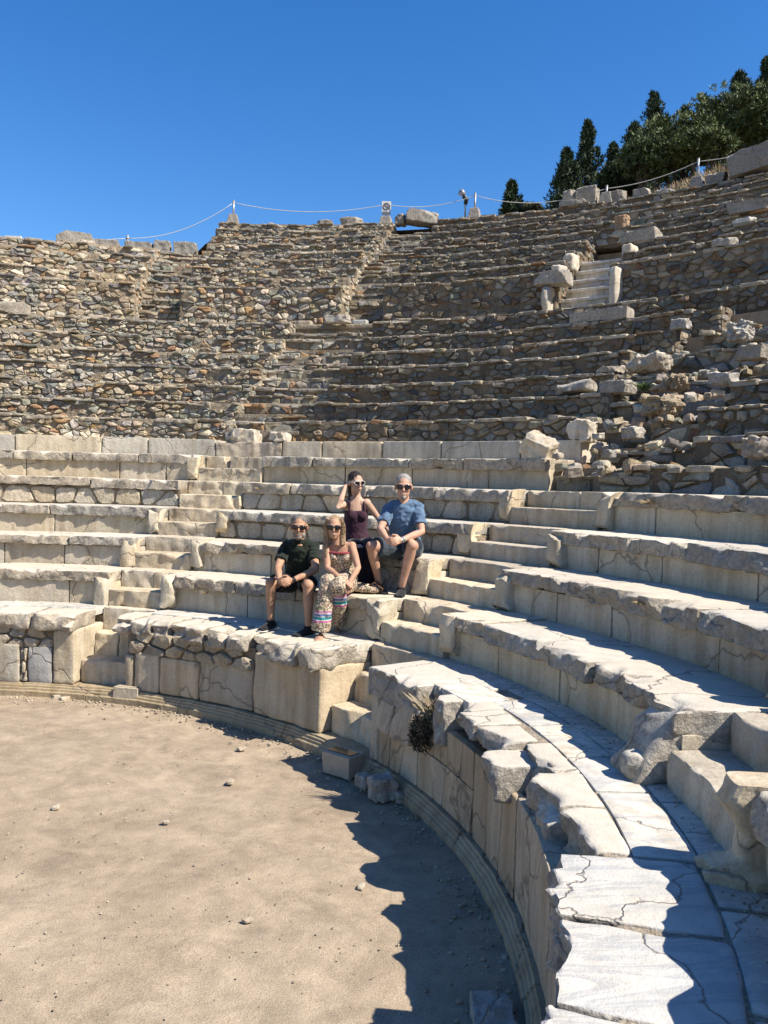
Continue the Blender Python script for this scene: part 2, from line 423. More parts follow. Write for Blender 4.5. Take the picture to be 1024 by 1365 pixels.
def rubble(mb, a0, a1, r, z0, z1, g, cw=.24, ch=.15, gap=.009, depth=(.010, .065), cap=True, mortarcol=(.30, .245, .18), lean=0., cols=None, deep=.75, broken=0., capc=None, capless=0., dark=1.):
    """one tier of rubble: mortar core (material 1), face stones and flat edge stones (material 0)"""
    a0, a1 = sorted((a0, a1)); L = R_(a1-a0)*r; H = z1-z0
    mc = np.array(mortarcol)*g.uniform(.85, 1.12)
    segs = max(1, int(L/2.2)); 
    for q in range(segs):
        e0, e1 = a0+(a1-a0)*q/segs, a0+(a1-a0)*(q+1)/segs
        slab(mb, e0-.05, e1+.05, r+.035, r+deep, z0-.06, z1-.012+g.uniform(-.015, .012)*(1+broken*2), .03, .02, 6, mc, .09, 0, mat=1)
    col0 = cols or rub_col; cols = lambda g_: col0(g_)*dark
    def place(V):
        th = R_(a0)+ (L-V[:, 0])/r; R = r+.04-V[:, 2]+lean*(V[:, 1]-H)
        z = z0+V[:, 1]
        return np.stack([R*np.cos(th), R*np.sin(th), z], 1)
    Hs = H-(.055 if cap else 0)
    for poly in voronoi_cells(L, max(Hs, .1), cw, ch, g, .5, .13):
        if g.random() < .05+broken*.15: continue
        stone_face(mb, poly, gap*g.uniform(.6, 1.6), g.uniform(*depth), place, (cols or rub_col)(g), g, .012, g.uniform(.6, .86), g.uniform(.04, .2))
    for sgn, ae in ((-1, a0), (1, a1)):
        dd = min(.62, deep-.1)
        def place2(V, sgn=sgn, ae=ae):
            R = (r+.03+V[:, 0]) if sgn < 0 else (r+.03+dd-V[:, 0]); th = R_(ae)+sgn*(V[:, 2]-.012)/R
            return np.stack([R*np.cos(th), R*np.sin(th), z0+V[:, 1]], 1)
        for poly in voronoi_cells(dd, max(H-.01, .1), cw, ch, g, .45, .05):
            stone_face(mb, poly, gap, g.uniform(.02, .07), place2, (cols or rub_col)(g), g, .012, .7, g.uniform(.04, .2))
    if cap:
        x = 0.
        while x < L-.05:
            w = min(L-x, g.uniform(.14, .5)); hh = g.uniform(.04, .085)
            if g.random() > .12+broken*.4+capless:
                y1 = H+g.uniform(-.015, .02)-broken*g.uniform(0, .05)
                poly = [(x+.006, y1-hh), (x+w-.006, y1-hh), (x+w-.006, y1), (x+.006, y1)]
                c = (np.array((.44, .39, .31))*g.uniform(.7, 1.25)) if g.random() < .65 else rub_col(g)
                if capc is not None: c = np.array(capc)*g.uniform(.8, 1.15)
                ww = x+w/2; dp = g.uniform(.045, .10)
                a = R_(a0)+(L-ww)/r; da = math.degrees(w/r/2)*.96
                slab(mb, math.degrees(a)-da, math.degrees(a)+da, r+.04-dp, r+.28, z0+y1-hh, z0+y1, .02, .014, 9, c, .06, .03, 5)
            x += w
# ================================================================== SETTING: ground, core of the bank, hill, sky
def struct(o): o['kind'] = 'structure'; return o
mb = MB()
# ground: one sheet, finely divided inside the orchestra, out to the horizon
rs = [0, .5, 1, 1.5, 2, 2.5, 3, 3.5, 4, 4.25, 4.5, 4.75, 5, 5.2, 5.4, 5.6, 6.2, 8, 14, 30, 80, 250, 700]
na = 240; V = [(0, 0, 0)]; F = []
for r in rs[1:]:
    for j in range(na):
        V.append((r*math.cos(2*math.pi*j/na), r*math.sin(2*math.pi*j/na), 0))
V = np.array(V, float); rr = np.hypot(V[:, 0], V[:, 1])
V[:, 2] = (.018*fbm(V*.9, 3, 3)+.008*fbm(V*4, 2, 9))*(rr < 6.3) - .012
for j in range(na): F.append((0, 1+j, 1+(j+1) % na))
for i in range(len(rs)-2):
    for j in range(na):
        a, b = 1+i*na+j, 1+i*na+(j+1) % na; F.append((a, a+na, b+na, b))
mb.add(V, F); struct(mb.build('ground', M['dirt']))
# stepped earth core under all the rows
prof = [(6.16, -.02), (6.16, .88), (6.40, .88)]
order = ['P', 'R1', 'R2', 'R3', 'R4', 'R5', 'R6', 'U1', 'U2', 'U3', 'U4', 'U5', 'U6', 'W']
for a, b in zip(order, order[1:]):
    off = .40 if b[0] == 'R' else .36
    prof += [(LV[b][0]+off, LV[a][1]-.11), (LV[b][0]+off, LV[b][1]-.11)]
prof += [(DW+1.62, LV['W'][1]-.11)]
for i, (r, z) in enumerate(UP):
    o2 = 1.62 if i == 0 else .97
    prof += [(r+o2, z-.12)]
    if i < 8: prof += [(UP[i+1][0]+.97, z-.12)]
prof_r = prof+[(21.95, 10.35)]
prof_l = [p for p in prof if p[1] < UP[4][1]-.2]+[(UP[4][0]+.97, UP[4][1]-.12), (21.6, 8.95)]
mb = MB()
for pr, q0, q1 in ((prof_r, RIGHT-2, 87.5), (prof_l, 87.5, LEFT+2)):
    n = 60; V = []; F = []
    for j in range(n+1):
        t = R_(q0+(q1-q0)*j/n)
        for r, z in pr: V.append((r*math.cos(t), r*math.sin(t), z))
    k = len(pr)
    for j in range(n):
        for i in range(k-1): F.append((j*k+i, j*k+i+1, (j+1)*k+i+1, (j+1)*k+i))
    mb.add(np.array(V), F)
struct(mb.build('terrain', M['dirt'], smooth=False))
# hill behind the theatre
def hill_z(r, az):
    t = min(1, max(0, (80-az)/45.)); t = t*t*(3-2*t)
    base = 10.45 if az < 88 else 10.45-1.6*min(1, (az-88)/4)
    u_ = min(1, max(0, (58-az)/10.)); return base + (t*.34+u_*.10)*min(max(0, r-21.4), 45)+u_*.12+u_*.5*min(1, max(0, (r-21.5)/1.2))+(-.06 if az > 75 else 0)*max(0, r-23)
n1, n2 = 110, 60; V = []; F = []
for j in range(n1+1):
    az = -60+200*j/n1
    for i in range(n2+1):
        r = 21.45+ (i/n2)**2*180
        V.append((r*math.cos(R_(az)), r*math.sin(R_(az)), hill_z(r, az)))
V = np.array(V); rr = np.hypot(V[:, 0], V[:, 1])
V[:, 2] += fbm(V*.5, 4, 77)*.22*np.clip((rr-21.6)/2, .1, 1)
for j in range(n1):
    for i in range(n2):
        a = j*(n2+1)+i; F.append((a, a+1, a+n2+2, a+n2+1))
mb = MB(); mb.add(V, [f[::-1] for f in F]); struct(mb.build('hill', M['hill']))

# ================================================================== MARBLE: plinth, podium, seat rows, stairs
def along(a0, a1, lo, hi, r, g=random):
    """split an arc into blocks of lo..hi metres"""
    out = []; a = a0
    while a < a1-1e-6:
        w = math.degrees(g.uniform(lo, hi)/r)
        if a1-(a+w) < math.degrees(lo*.6/r): w = a1-a
        out.append((a, min(a1, a+w))); a += w
    return out
# moulded plinth at the foot of the podium
pl = empty('moulded_plinth', (5.3*math.cos(R_(45)), 5.3*math.sin(R_(45)), 0), 'low moulded marble plinth curving along the foot of the podium wall', 'plinth')
PP = [(5.372, -.03), (5.37, .055), (5.376, .063), (5.390, .067), (5.394, .092), (5.406, .098), (5.410, .120), (5.425, .126), (5.43, .143), (5.66, .146), (5.66, -.03)]
for (a, b) in along(RIGHT, LEFT, 1.2, 2.1, 5.3):
    mb = MB(); n = max(4, int((b-a)/1.2)); V = []; F = []; g2 = .06; cc = pick(CREAM)*np.array([.70, .65, .57])
    for j in range(n+1):
        t = R_(a+g2+(b-a-2*g2)*j/n)
        for r, z in PP: V.append((r*math.cos(t), r*math.sin(t), z))
    k = len(PP); V = np.array(V); e = fbm(V*6, 3, nxt())
    V[:, 2] += .006*e*(V[:, 2] > 0); V[:, :2] *= (1+.0012*fbm(V*9, 2, nxt()))[:, None]
    for j in range(n):
        for i in range(k-1): F.append((j*k+i, (j+1)*k+i, (j+1)*k+i+1, j*k+i+1))
    F.append(tuple(range(k))); F.append(tuple(n*k+i for i in reversed(range(k))))
    mb.add(V, [f[::-1] for f in F], cc); mb.build('plinth_block', M['marble'], pl, smooth=False)
# ---- podium walls
def podium(label, a0, a1):
    m = (a0+a1)/2
    return empty('podium_wall', (5.5*math.cos(R_(m)), 5.5*math.sin(R_(m)), .14), label, 'wall', 'podium wall sections around the orchestra')
def part(parent, name, mat, *a, **k):
    mb = MB(); slab(mb, *a, **k); return mb.build(name, mat, parent, sharp=32)
g = random.Random(11)
# middle section, under the seated people
pm = podium('podium wall below the seated people, with one big square corner block by the stair', B1, A0)
def az_at(x, y, R): return azd(at_radius(x, y, R))
xs = [(148, 905), (178, 915), (212, 920), (265, 930), (337, 945), (410, 955)]
ed = [A0]+[az_at(x, y, 5.47) for x, y in xs[1:-1]]+[B1]
tops = [.56, .60, .58, .62, .80]
for i in range(5):
    c = pick(CREAM)*np.array([.93, .9, .86]); 
    part(pm, 'wall_panel', M['marble'], ed[i+1]+.08, ed[i]-.08, 5.46, 6.15, .145, tops[i], rad=.03, amp=.012, freq=4, col=c, res=.05)
mb = MB()
L0, L1 = ed[4]+.1, A0-.1
arc = R_(L1-L0)*5.47
def pl_place(V, a0=L0, L=arc, z0=.58, r=5.50):
    th = R_(a0)+(L-V[:, 0])/r; R = r-V[:, 2]; return np.stack([R*np.cos(th), R*np.sin(th), z0+V[:, 1]], 1)
for poly in voronoi_cells(arc, .27, .27, .135, g, .34):
    stone_face(mb, poly, .012, g.uniform(.03, .07), pl_place, pick(CREAM, g)*np.array([.9, .86, .8])*g.uniform(.75, 1), g, .008, .86)
slab(mb, L0, L1, 5.50, 6.15, .5, .84, .02, .01, 5, (.30, .24, .17), .08, mat=1)
mb.build('stone_course', [M['rubble'], M['mortar']], pm, smooth=False)
cop = [(146, 172), (173, 200), (201, 224), (225, 248), (249, 272), (275, 302), (303, 330), (331, 362)]
for i, (x0, x1) in enumerate(cop):
    y = 838+ (x0-146)*.06
    aa, bb = az_at(x1, y, 5.45), az_at(x0, y, 5.45)
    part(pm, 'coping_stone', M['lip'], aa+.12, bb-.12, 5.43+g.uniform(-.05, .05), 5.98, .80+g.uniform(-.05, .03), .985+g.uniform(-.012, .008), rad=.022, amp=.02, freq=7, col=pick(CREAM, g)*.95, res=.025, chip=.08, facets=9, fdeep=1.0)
aa = az_at(362, 860, 5.45)
am = az_at(400, 868, 5.43)
part(pm, 'coping_stone', M['lip'], am+.2, aa+.6, 5.36, 5.95, .76, .985, rad=.04, amp=.03, freq=5, col=(.64, .55, .40), res=.025, chip=.10, facets=9, fdeep=1.3)
part(pm, 'coping_stone', M['lip'], B1+.2, am-.2, 5.34, 6.15, .78, .992, rad=.04, amp=.035, freq=5, col=(.63, .55, .42), res=.025, chip=.10, facets=9, fdeep=1.3)
# paving of the walk, middle section
def paving(a0, a1, label, r0=5.93, lo=.7, hi=1.25, two=False):
    w = empty('paved_walk', (6.0*math.cos(R_((a0+a1)/2)), 6.0*math.sin(R_((a0+a1)/2)), .9), label, 'paving', 'marble walks on top of the podium')
    bands = [(r0, 6.36)] if not two else [(r0, 6.07), (6.085, 6.40)]
    for (p0, p1) in bands:
        for (a, b) in along(a0, a1, lo, hi, 6.):
            part(w, 'paving_slab', M['walk'], a+.07, b-.07, p0, p1, .90, .992+g.uniform(-.006, .008), rad=.012, amp=.006, freq=4, col=pick(WALKC, g), res=.045)
    return w
paving(B1, A0, 'pale grey paved walk on the podium under the green-shirted man')
# left section
pf = podium('podium wall section left of the left stair, with grey slabs and rubble patches', A1, LEFT)
xs = [az_at(x, 880, 5.47) for x in (82, 70, 37, 27, 0)]
e2 = [A1, xs[1], xs[2], xs[3]]
part(pf, 'corner_pilaster', M['marble'], A1, e2[1]-.1, 5.45, 6.15, .145, .80, rad=.03, amp=.015, freq=5, col=(.64, .55, .40), res=.04)
part(pf, 'wall_panel', M['marble'], e2[1]+.05, e2[2]-.15, 5.46, 6.1, .145, .58, rad=.02, amp=.012, col=(.46, .45, .43), res=.05)
mb = MB(); Lf = R_(LEFT-e2[1])*5.47
for poly in voronoi_cells(Lf, .27, .2, .13, g, .34):
    stone_face(mb, poly, .012, g.uniform(.02, .06), lambda V: pl_place(V, e2[1], Lf, .56), pick(CREAM, g)*.85, g, .008, .86)
Lf2 = R_(e2[3]-e2[2])*5.47
for poly in voronoi_cells(Lf2, .42, .10, .14, g, .3):
    stone_face(mb, poly, .01, g.uniform(.02, .05), lambda V: pl_place(V, e2[2], Lf2, .145), pick(CREAM, g)*.9, g, .006, .86)
slab(mb, e2[1], LEFT, 5.50, 6.15, .145, .84, .02, .01, 5, (.32, .26, .18), .08, mat=1)
mb.build('stone_course', [M['rubble'], M['mortar']], pf, smooth=False)
for (a, b) in along(e2[3], LEFT, .5, .95, 5.46):
    part(pf, 'wall_panel', M['marble'], a+.1, b-.1, 5.44, 5.9, .145, .60+g.uniform(-.03, .04), rad=.025, amp=.012, col=pick(GREYM, g)*.95, res=.05)
for (a, b) in along(A1, LEFT, .28, .62, 5.45):
    part(pf, 'coping_stone', M['lip'], a+.12, b-.12, 5.42+g.uniform(-.04, .04), 6.0, .79, .985, rad=.022, amp=.02, freq=7, col=pick(CREAM, g)*.95, res=.03, chip=.08, facets=8, fdeep=1.0)
paving(A1, LEFT, 'pale paved walk on the podium left of the left stair')
# right section
pr_ = podium('podium wall right of the central stair, with cracked patched facing and hollows under its edge', RIGHT, B0)
mb = MB(); Lr = R_(B0-1.2)*5.47
def rp(a0, z0, L): return lambda V: pl_place(V, a0, L, z0, 5.49)
WARM = [(.60, .49, .36), (.56, .45, .33), (.62, .52, .40), (.52, .42, .31), (.58, .50, .41)]
for poly in voronoi_cells(R_(B0-10.6)*5.47, .34, .27, .34, g, .24):
    stone_face(mb, poly, .003, g.uniform(.026, .030), rp(10.6, .145, R_(B0-10.6)*5.47), pick(WARM, g), g, .002, .975, .04)
for poly in voronoi_cells(R_(24-10.6)*5.47, .28, .26, .28, g, .24):
    stone_face(mb, poly, .003, g.uniform(.026, .030), rp(10.6, .485, R_(24-10.6)*5.47), pick(WARM, g), g, .002, .975, .04)
for poly in voronoi_cells(R_(10.6-1.2)*5.47, .63, .34, .63, g, .2):
    stone_face(mb, poly, .004, g.uniform(.027, .030), rp(1.2, .145, R_(10.6-1.2)*5.47), pick(WARM, g), g, .002, .975, .04)
slab(mb, 1.2, B0, 5.487, 5.62, .145, .76, .01, .004, 5, (.40, .27, .17), .06, mat=1)
mb.build('stone_facing', [M['marble'], M['mortar']], pr_, smooth=False)
for (a, b, zt) in ((21.6, 25.2, .80), (25.4, 28.2, .74)):
    part(pr_, 'leaning_slab', M['marble'], a, b, 5.40, 5.60, .47, zt, rad=.03, amp=.014, freq=5, col=(.60, .49, .36), res=.035, lean=.04)
part(pr_, 'corner_post', M['marble'], 28.4, B0, 5.44, 6.1, .15, .78, rad=.03, amp=.015, freq=5, col=(.58, .49, .37), res=.04)
part(pr_, 'wall_panel', M['marble'], -9.6, 1.0, 5.455, 5.60, .145, .80, rad=.02, amp=.012, freq=4, col=(.60, .50, .37), res=.05)
part(pr_, 'wall_panel', M['marble'], -22, -9.8, 5.455, 5.62, .145, .76, rad=.02, amp=.01, freq=4, col=(.58, .48, .36), res=.05)
part(pr_, 'wall_panel', M['marble'], RIGHT, -22.2, 5.455, 5.62, .145, .76, rad=.02, amp=.01, freq=4, col=(.56, .47, .36), res=.05)
def cp(a0, a1, r0, r1, z0, z1, mat='lip', **k):
    d = dict(rad=.02, amp=.02, freq=7, col=pick(CREAM, g), res=.022, chip=.03, facets=3.5, fdeep=.8, edge=.03); d.update(k); d['rad'] = min(d['rad'], .022); d['amp'] = min(d['amp'], .016); d['chip'] = min(d['chip'], .05); z1 = min(.993, z1+.004) if z1 > .97 else z1
    return part(pr_, 'coping_stone', M[mat], a0, a1, r0, r1, z0, z1, **d)
cp(21.4, B0+.2, 5.40, 6.15, .73, .992, rad=.11, amp=.03, freq=3.2, col=(.60, .55, .46), chip=.10)
cp(16.0, 18.2, 5.42, 5.9, .64, .985, rad=.05, col=(.58, .52, .43))
cp(18.3, 21.3, 5.62, 5.95, .72, .985, rad=.05, col=(.52, .47, .40))
cp(13.2, 15.8, 5.50, 5.92, .80, .985, col=(.60, .54, .44))
cp(9.4, 13.0, 5.40, 5.78, .88, .99, rad=.035, col=(.62, .57, .47), chip=.12)
cp(5.6, 9.2, 5.44, 5.74, .87, .985, rad=.035, col=(.60, .54, .45), chip=.12)
cp(2.4, 5.8, 5.36, 5.66, .70, .93, rad=.06, amp=.04, col=(.56, .51, .42), chip=.12)
cp(-.3, 5.2, 5.60, 5.80, .84, .985, rad=.035, col=(.60, .54, .44), chip=.10)
cp(-5.4, -.5, 5.50, 5.80, .42, .995, rad=.03, amp=.02, freq=4, col=(.62, .56, .46), chip=.05, res=.025)
cp(-11.0, -5.7, 5.57, 5.80, .42, .99, rad=.03, amp=.02, freq=4, col=(.63, .57, .47), chip=.05, res=.025)
cp(-17.3, -11.4, 5.44, 6.075, .74, .995, rad=.055, amp=.03, freq=6, col=(.64, .60, .52), chip=.05, res=.022, mat='walk_edge', facets=0, edge=.045)
cp(-18.4, -17.0, 5.46, 5.6, .72, .90, rad=.05, amp=.03, col=(.45, .44, .42))
cp(-23.2, -17.6, 5.44, 6.075, .74, .995, rad=.055, amp=.03, freq=6, col=(.66, .62, .55), chip=.05, res=.022, mat='walk_edge', facets=0, edge=.045)
cp(-30, -23.4, 5.44, 6.075, .74, .995, rad=.05, amp=.02, freq=3, col=(.62, .57, .49), chip=.05, mat='walk_edge', facets=0, edge=.045)
cp(RIGHT, -30.2, 5.44, 6.075, .74, .99, rad=.05, amp=.02, freq=3, col=(.60, .56, .49), chip=.05, mat='walk_edge', facets=0, edge=.045)
wr = empty('paved_walk', (6.0, 0, .9), 'broad veined blue-grey paved walk on the podium right of the central stair', 'paving', 'marble walks on top of the podium')
def pv(a0, a1, r0, r1, dz=0., **k): part(wr, 'paving_slab', M['walk'], a0+.06, a1-.06, r0, r1, .90, .993+dz, rad=.012, amp=.007, freq=3.5, col=pick(WALKC, g), res=.035, **k)
pv(18.4, B0, 5.97, 6.42)
pv(15.2, 22.8, 5.60, 5.965, .002)
for a, b in ((8.8, 15.2), (2.2, 8.8), (-3.4, 2.2)): pv(a, b, 5.80, 6.10, .002)
for a, b in ((10.4, 18.4), (2.6, 10.4), (-4.6, 2.6), (-11.3, -4.6)): pv(a, b, 6.108, 6.42, -.001)
pv(-11.2, -3.4, 5.806, 6.10, .002)
for a, b in ((-15.0, -11.5), (-21.5, -15.2), (-29, -21.7), (RIGHT, -29.2)): pv(a, b, 6.084, 6.45, -.002)
mb = MB(); slab(mb, RIGHT, B0-.1, 5.66, 6.45, .80, .980, .01, .006, 8, (.46, .39, .30), .06)
mb.build('joint_fill', M['mortar'], wr)

# ---- lion-footed end stones
def lion_end(parent, az, r, z0, z1, side, col=(.64, .57, .45), w=.17, worn=0., carved=False):
    """side +1: the stair lies at smaller azimuth. Curved leg: paw at the bottom front, narrow shank, thigh that merges with the seat edge"""
    mb = MB(); H = z1-z0; n = 20; lev = []; s = nxt()
    for i in range(n+1):
        t = i/n
        wid = np.interp(t, [0, .12, .22, .45, .75, 1], [.10, .106, .098, .094, .098, .10] if not carved else [.115, .125, .085, .075, .11, .12])*w/.17
        f = np.interp(t, [0, .10, .22, .5, .8, 1], [.12, .13, .09, .08, .08, .05] if not carved else [.17, .19, .06, .05, .13, .09])     # how far it stands in front
        bk = np.interp(t, [0, .3, .7, 1], [.12, .16, .26, .34])
        if worn: f = f*(1-worn)+.06*worn
        lev.append((t, wid, f, bk))
    V = []; F = []; k = 22
    for (t, wid, f, bk) in lev:
        for j in range(k):
            q = 2*math.pi*j/k; cx, cy = math.cos(q), math.sin(q)
            sx = np.sign(cx)*abs(cx)**.65*wid; sy = np.sign(cy)*abs(cy)**.65; sy = sy*(bk if cy > 0 else f)
            if t < .2 and cy < -.2: sy *= 1+(.22 if carved else .10)*math.cos(sx/wid*math.pi*3)                # toes
            V.append((sx, sy, t*H))
    V = np.array(V)
    for i in range(n):
        for j in range(k):
            a, b = i*k+j, i*k+(j+1) % k; F.append((a, b, b+k, a+k))
    F.append(tuple(n*k+j for j in range(k)))
    nrm = np.stack([V[:, 0]/.12, V[:, 1]/.3, 0*V[:, 0]], 1)
    V = V+nrm*(.030*fbm(V*7+s, 4, s))[:, None]
    V[:, 2] += .015*fbm(V*6+s, 2, s+1)*(V[:, 2] > H*.5)
    gg = random.Random(s)
    for q in range(12 if not carved else 0):
        nn = np.array([gg.gauss(0, 1)*.6, -abs(gg.gauss(0, 1)), gg.gauss(0, .8)]); nn /= np.linalg.norm(nn)
        dd = (V@nn).max()-gg.uniform(.012, .05); V = V-np.clip(V@nn-dd, 0, None)[:, None]*nn
    t = R_(az); er = np.array([math.cos(t), math.sin(t), 0]); et = np.array([math.sin(t), -math.cos(t), 0])
    W = er*r+V[:, 0:1]*et+V[:, 1:2]*er+np.array([0, 0, z0])+V[:, 2:3]*np.array([0, 0, 1.])
    mb.add(W, F, col); return mb.build('lion_foot', M['marble'], parent, sharp=28)
# ---- seat rows
ORD = {'R1': 'lowest', 'R2': 'second', 'R3': 'third', 'R4': 'fourth', 'R5': 'fifth', 'R6': 'topmost low'}
WEDGE = {'left': (A1, LEFT, 'left of the left stair'), 'mid': (B1, A0, 'between the left and central stairs'), 'right': (C1, B0, 'right of the central stair'), 'far': (RIGHT, C0, 'beyond the near right stair')}
SEQ = ['P', 'R1', 'R2', 'R3', 'R4', 'R5', 'R6', 'U1']
def seat_row(lv, wedge, damage=.07, style='slab', lo=.9, hi=1.7):
    a0, a1, where = WEDGE[wedge]; R, z = LV[lv]; i = SEQ.index(lv); zb = LV[SEQ[i-1]][1]; Rn = LV[SEQ[i+1]][0]
    m = (a0+a1)/2; g = random.Random(hash((i, len(wedge), wedge[0])) % 1000 if False else i*17+len(wedge)*5+ord(wedge[0]))
    far = R > 8
    t = empty('marble_bench', (R*math.cos(R_(m)), R*math.sin(R_(m)), zb), f'{ORD[lv]} marble bench row above the podium, {where}', 'bench', 'curved marble bench rows')
    tk = .15
    if lv == 'R6':
        for (a, b) in along(a0, a1, .5, 1.5, R, g):
            part(t, 'seat_slab', M['marble'], a+.05, b-.05, R, Rn+.15, zb-.02, z+g.uniform(-.012, .012), rad=.018, amp=.008, freq=5, col=pick(CREAM+GREYM, g), res=.06)
        return t
    for (a, b) in along(a0, a1, lo, hi, R, g):
        c = pick(CREAM+GREYM[:2], g)
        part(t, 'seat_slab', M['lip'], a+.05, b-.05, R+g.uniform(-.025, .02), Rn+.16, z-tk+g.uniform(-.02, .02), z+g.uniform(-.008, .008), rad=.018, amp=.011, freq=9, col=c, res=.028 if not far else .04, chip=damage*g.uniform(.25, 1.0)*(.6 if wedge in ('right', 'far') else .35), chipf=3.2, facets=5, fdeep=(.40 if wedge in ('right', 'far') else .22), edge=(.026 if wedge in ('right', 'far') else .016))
    if style == 'slab':
        for (a, b) in along(a0, a1, .55, 1.6, R, g):
            part(t, 'riser_panel', M['marble'], a+.04, b-.04, R+.075+g.uniform(-.006, .006), R+.5, zb-.02, z-tk+.01, rad=.012, amp=.006, freq=4, col=pick(CREAM, g)*.97, res=.06)
    else:
        L = R_(a1-a0)*R; mb = MB(); H = z-tk-zb
        def place(V):
            th = R_(a0)+(L-V[:, 0])/R; rr = R+.10-V[:, 2]; return np.stack([rr*np.cos(th), rr*np.sin(th), zb+V[:, 1]], 1)
        for poly in voronoi_cells(L, H, .34, .24, g, .36):
            stone_face(mb, poly, .014, g.uniform(.02, .05), place, pick(CREAM+GREYM, g)*.92, g, .006, .9)
        slab(mb, a0, a1, R+.09, R+.6, zb-.02, z-tk+.01, .01, .01, 6, (.34, .27, .19), .07, mat=1)
        mb.build('riser_masonry', [M['rubble'], M['mortar']], t, smooth=False)
    return t
rows = {}
for lv in ('R1', 'R2', 'R3', 'R4', 'R5', 'R6'):
    for w in ('left', 'mid', 'right', 'far'):
        if w == 'far' and lv in ('R5', 'R6'): continue
        if w == 'right' and lv in ('R5', 'R6'): continue
        style = 'stones' if (w == 'mid' and lv in ('R3', 'R4')) or (w == 'left' and lv == 'R4') else 'slab'
        rows[lv, w] = seat_row(lv, w, {'R1': .09, 'R2': .07}.get(lv, .05) * (1.3 if w == 'right' else 1), style)
for lv, w, s in (('R1', 'left', 1), ('R1', 'mid', -1), ('R1', 'mid', 1), ('R1', 'right', -1), ('R2', 'left', 1), ('R2', 'mid', -1), ('R2', 'mid', 1), ('R2', 'right', -1),
                 ('R3', 'left', 1), ('R3', 'mid', -1), ('R3', 'mid', 1), ('R3', 'right', -1), ('R4', 'mid', 1), ('R4', 'right', -1), ('R5', 'left', 1), ('R1', 'far', -1), ('R2', 'far', -1), ('R2', 'right', 1)):
    a0, a1, _ = WEDGE[w]; R, z = LV[lv]; zb = LV[SEQ[SEQ.index(lv)-1]][1]; d = math.degrees((.2 if (lv, w, s) == ('R1', 'right', 1) else .085)/R)
    az = (a0+d) if s > 0 else (a1-d)
    wd = .40 if (lv, w, s) == ('R1', 'right', 1) else .20 if (lv, w, s) in (('R1', 'mid', 1), ('R2', 'mid', 1)) else .17
    lion_end(rows[lv, w], az, R+.03, zb, z+.004, s, pick([(.66, .58, .45), (.62, .55, .44), (.60, .56, .48)], g), wd, g.choice([0, 0, .5]) if w != 'far' else 0, w == 'far')
part(rows['R1', 'right'], 'end_block', M['lip'], C1+.1, C1+3.6, 6.14, 6.95, .985, 1.425, rad=.03, amp=.03, freq=6, col=(.60, .55, .46), res=.03, chip=.10, facets=14, fdeep=2.6, lean=.10)
part(rows['R1', 'right'], 'end_foot', M['lip'], C1+.2, C1+2.4, 6.02, 6.4, .985, 1.14, rad=.05, amp=.03, freq=6, col=(.58, .53, .44), res=.025, facets=14, fdeep=1.5)
# ---- marble stairs through the seat rows
def marble_stair(label, a0, a1, levels, base=False):
    m = (a0+a1)/2
    t = empty('marble_stair', (5.6*math.cos(R_(m)), 5.6*math.sin(R_(m)), .14), label, 'stairs', 'marble stairs cut through the benches')
    def st(r0, r1, z0, z1):
        n = 1 if g.random() < .6 else 2; s = g.uniform(.4, .65)
        cuts = [a0, a1] if n == 1 else [a0, a0+(a1-a0)*s, a1]
        for p, q in zip(cuts, cuts[1:]):
            part(t, 'step', M['marble'], p+.04, q-.04, r0, r1, z0, z1+g.uniform(-.006, .006), rad=.014, amp=.009, freq=6, col=pick(CREAM, g), res=.03, chip=.015, facets=1.5, fdeep=.4, edge=.012)
    if base:
        st(5.60, 6.1, .14, .42); st(5.90, 6.3, .39, .71); st(6.10, 6.60, .68, .992)
    for lv in levels:
        i = SEQ.index(lv); R, z = LV[lv]; zb = LV[SEQ[i-1]][1]; Rn = LV[SEQ[i+1]][0]
        if lv == 'R6':
            st(R, Rn+.1, zb-.02, z-.02); continue
        st(R+.0, R+.5, zb-.02, (zb+z)/2); st(R+.34, Rn+.12, (zb+z)/2-.03, z)
    return t
marble_stair('left narrow marble stair climbing from the orchestra to the rubble tiers', A0, A1, ['R1', 'R2', 'R3', 'R4', 'R5', 'R6'], True)
marble_stair('central marble stair climbing beside the man in blue', B0, B1, ['R1', 'R2', 'R3', 'R4'], True)
marble_stair('marble stair at the right edge rising from the podium walk', C0, C1, ['R1', 'R2', 'R3', 'R4'])

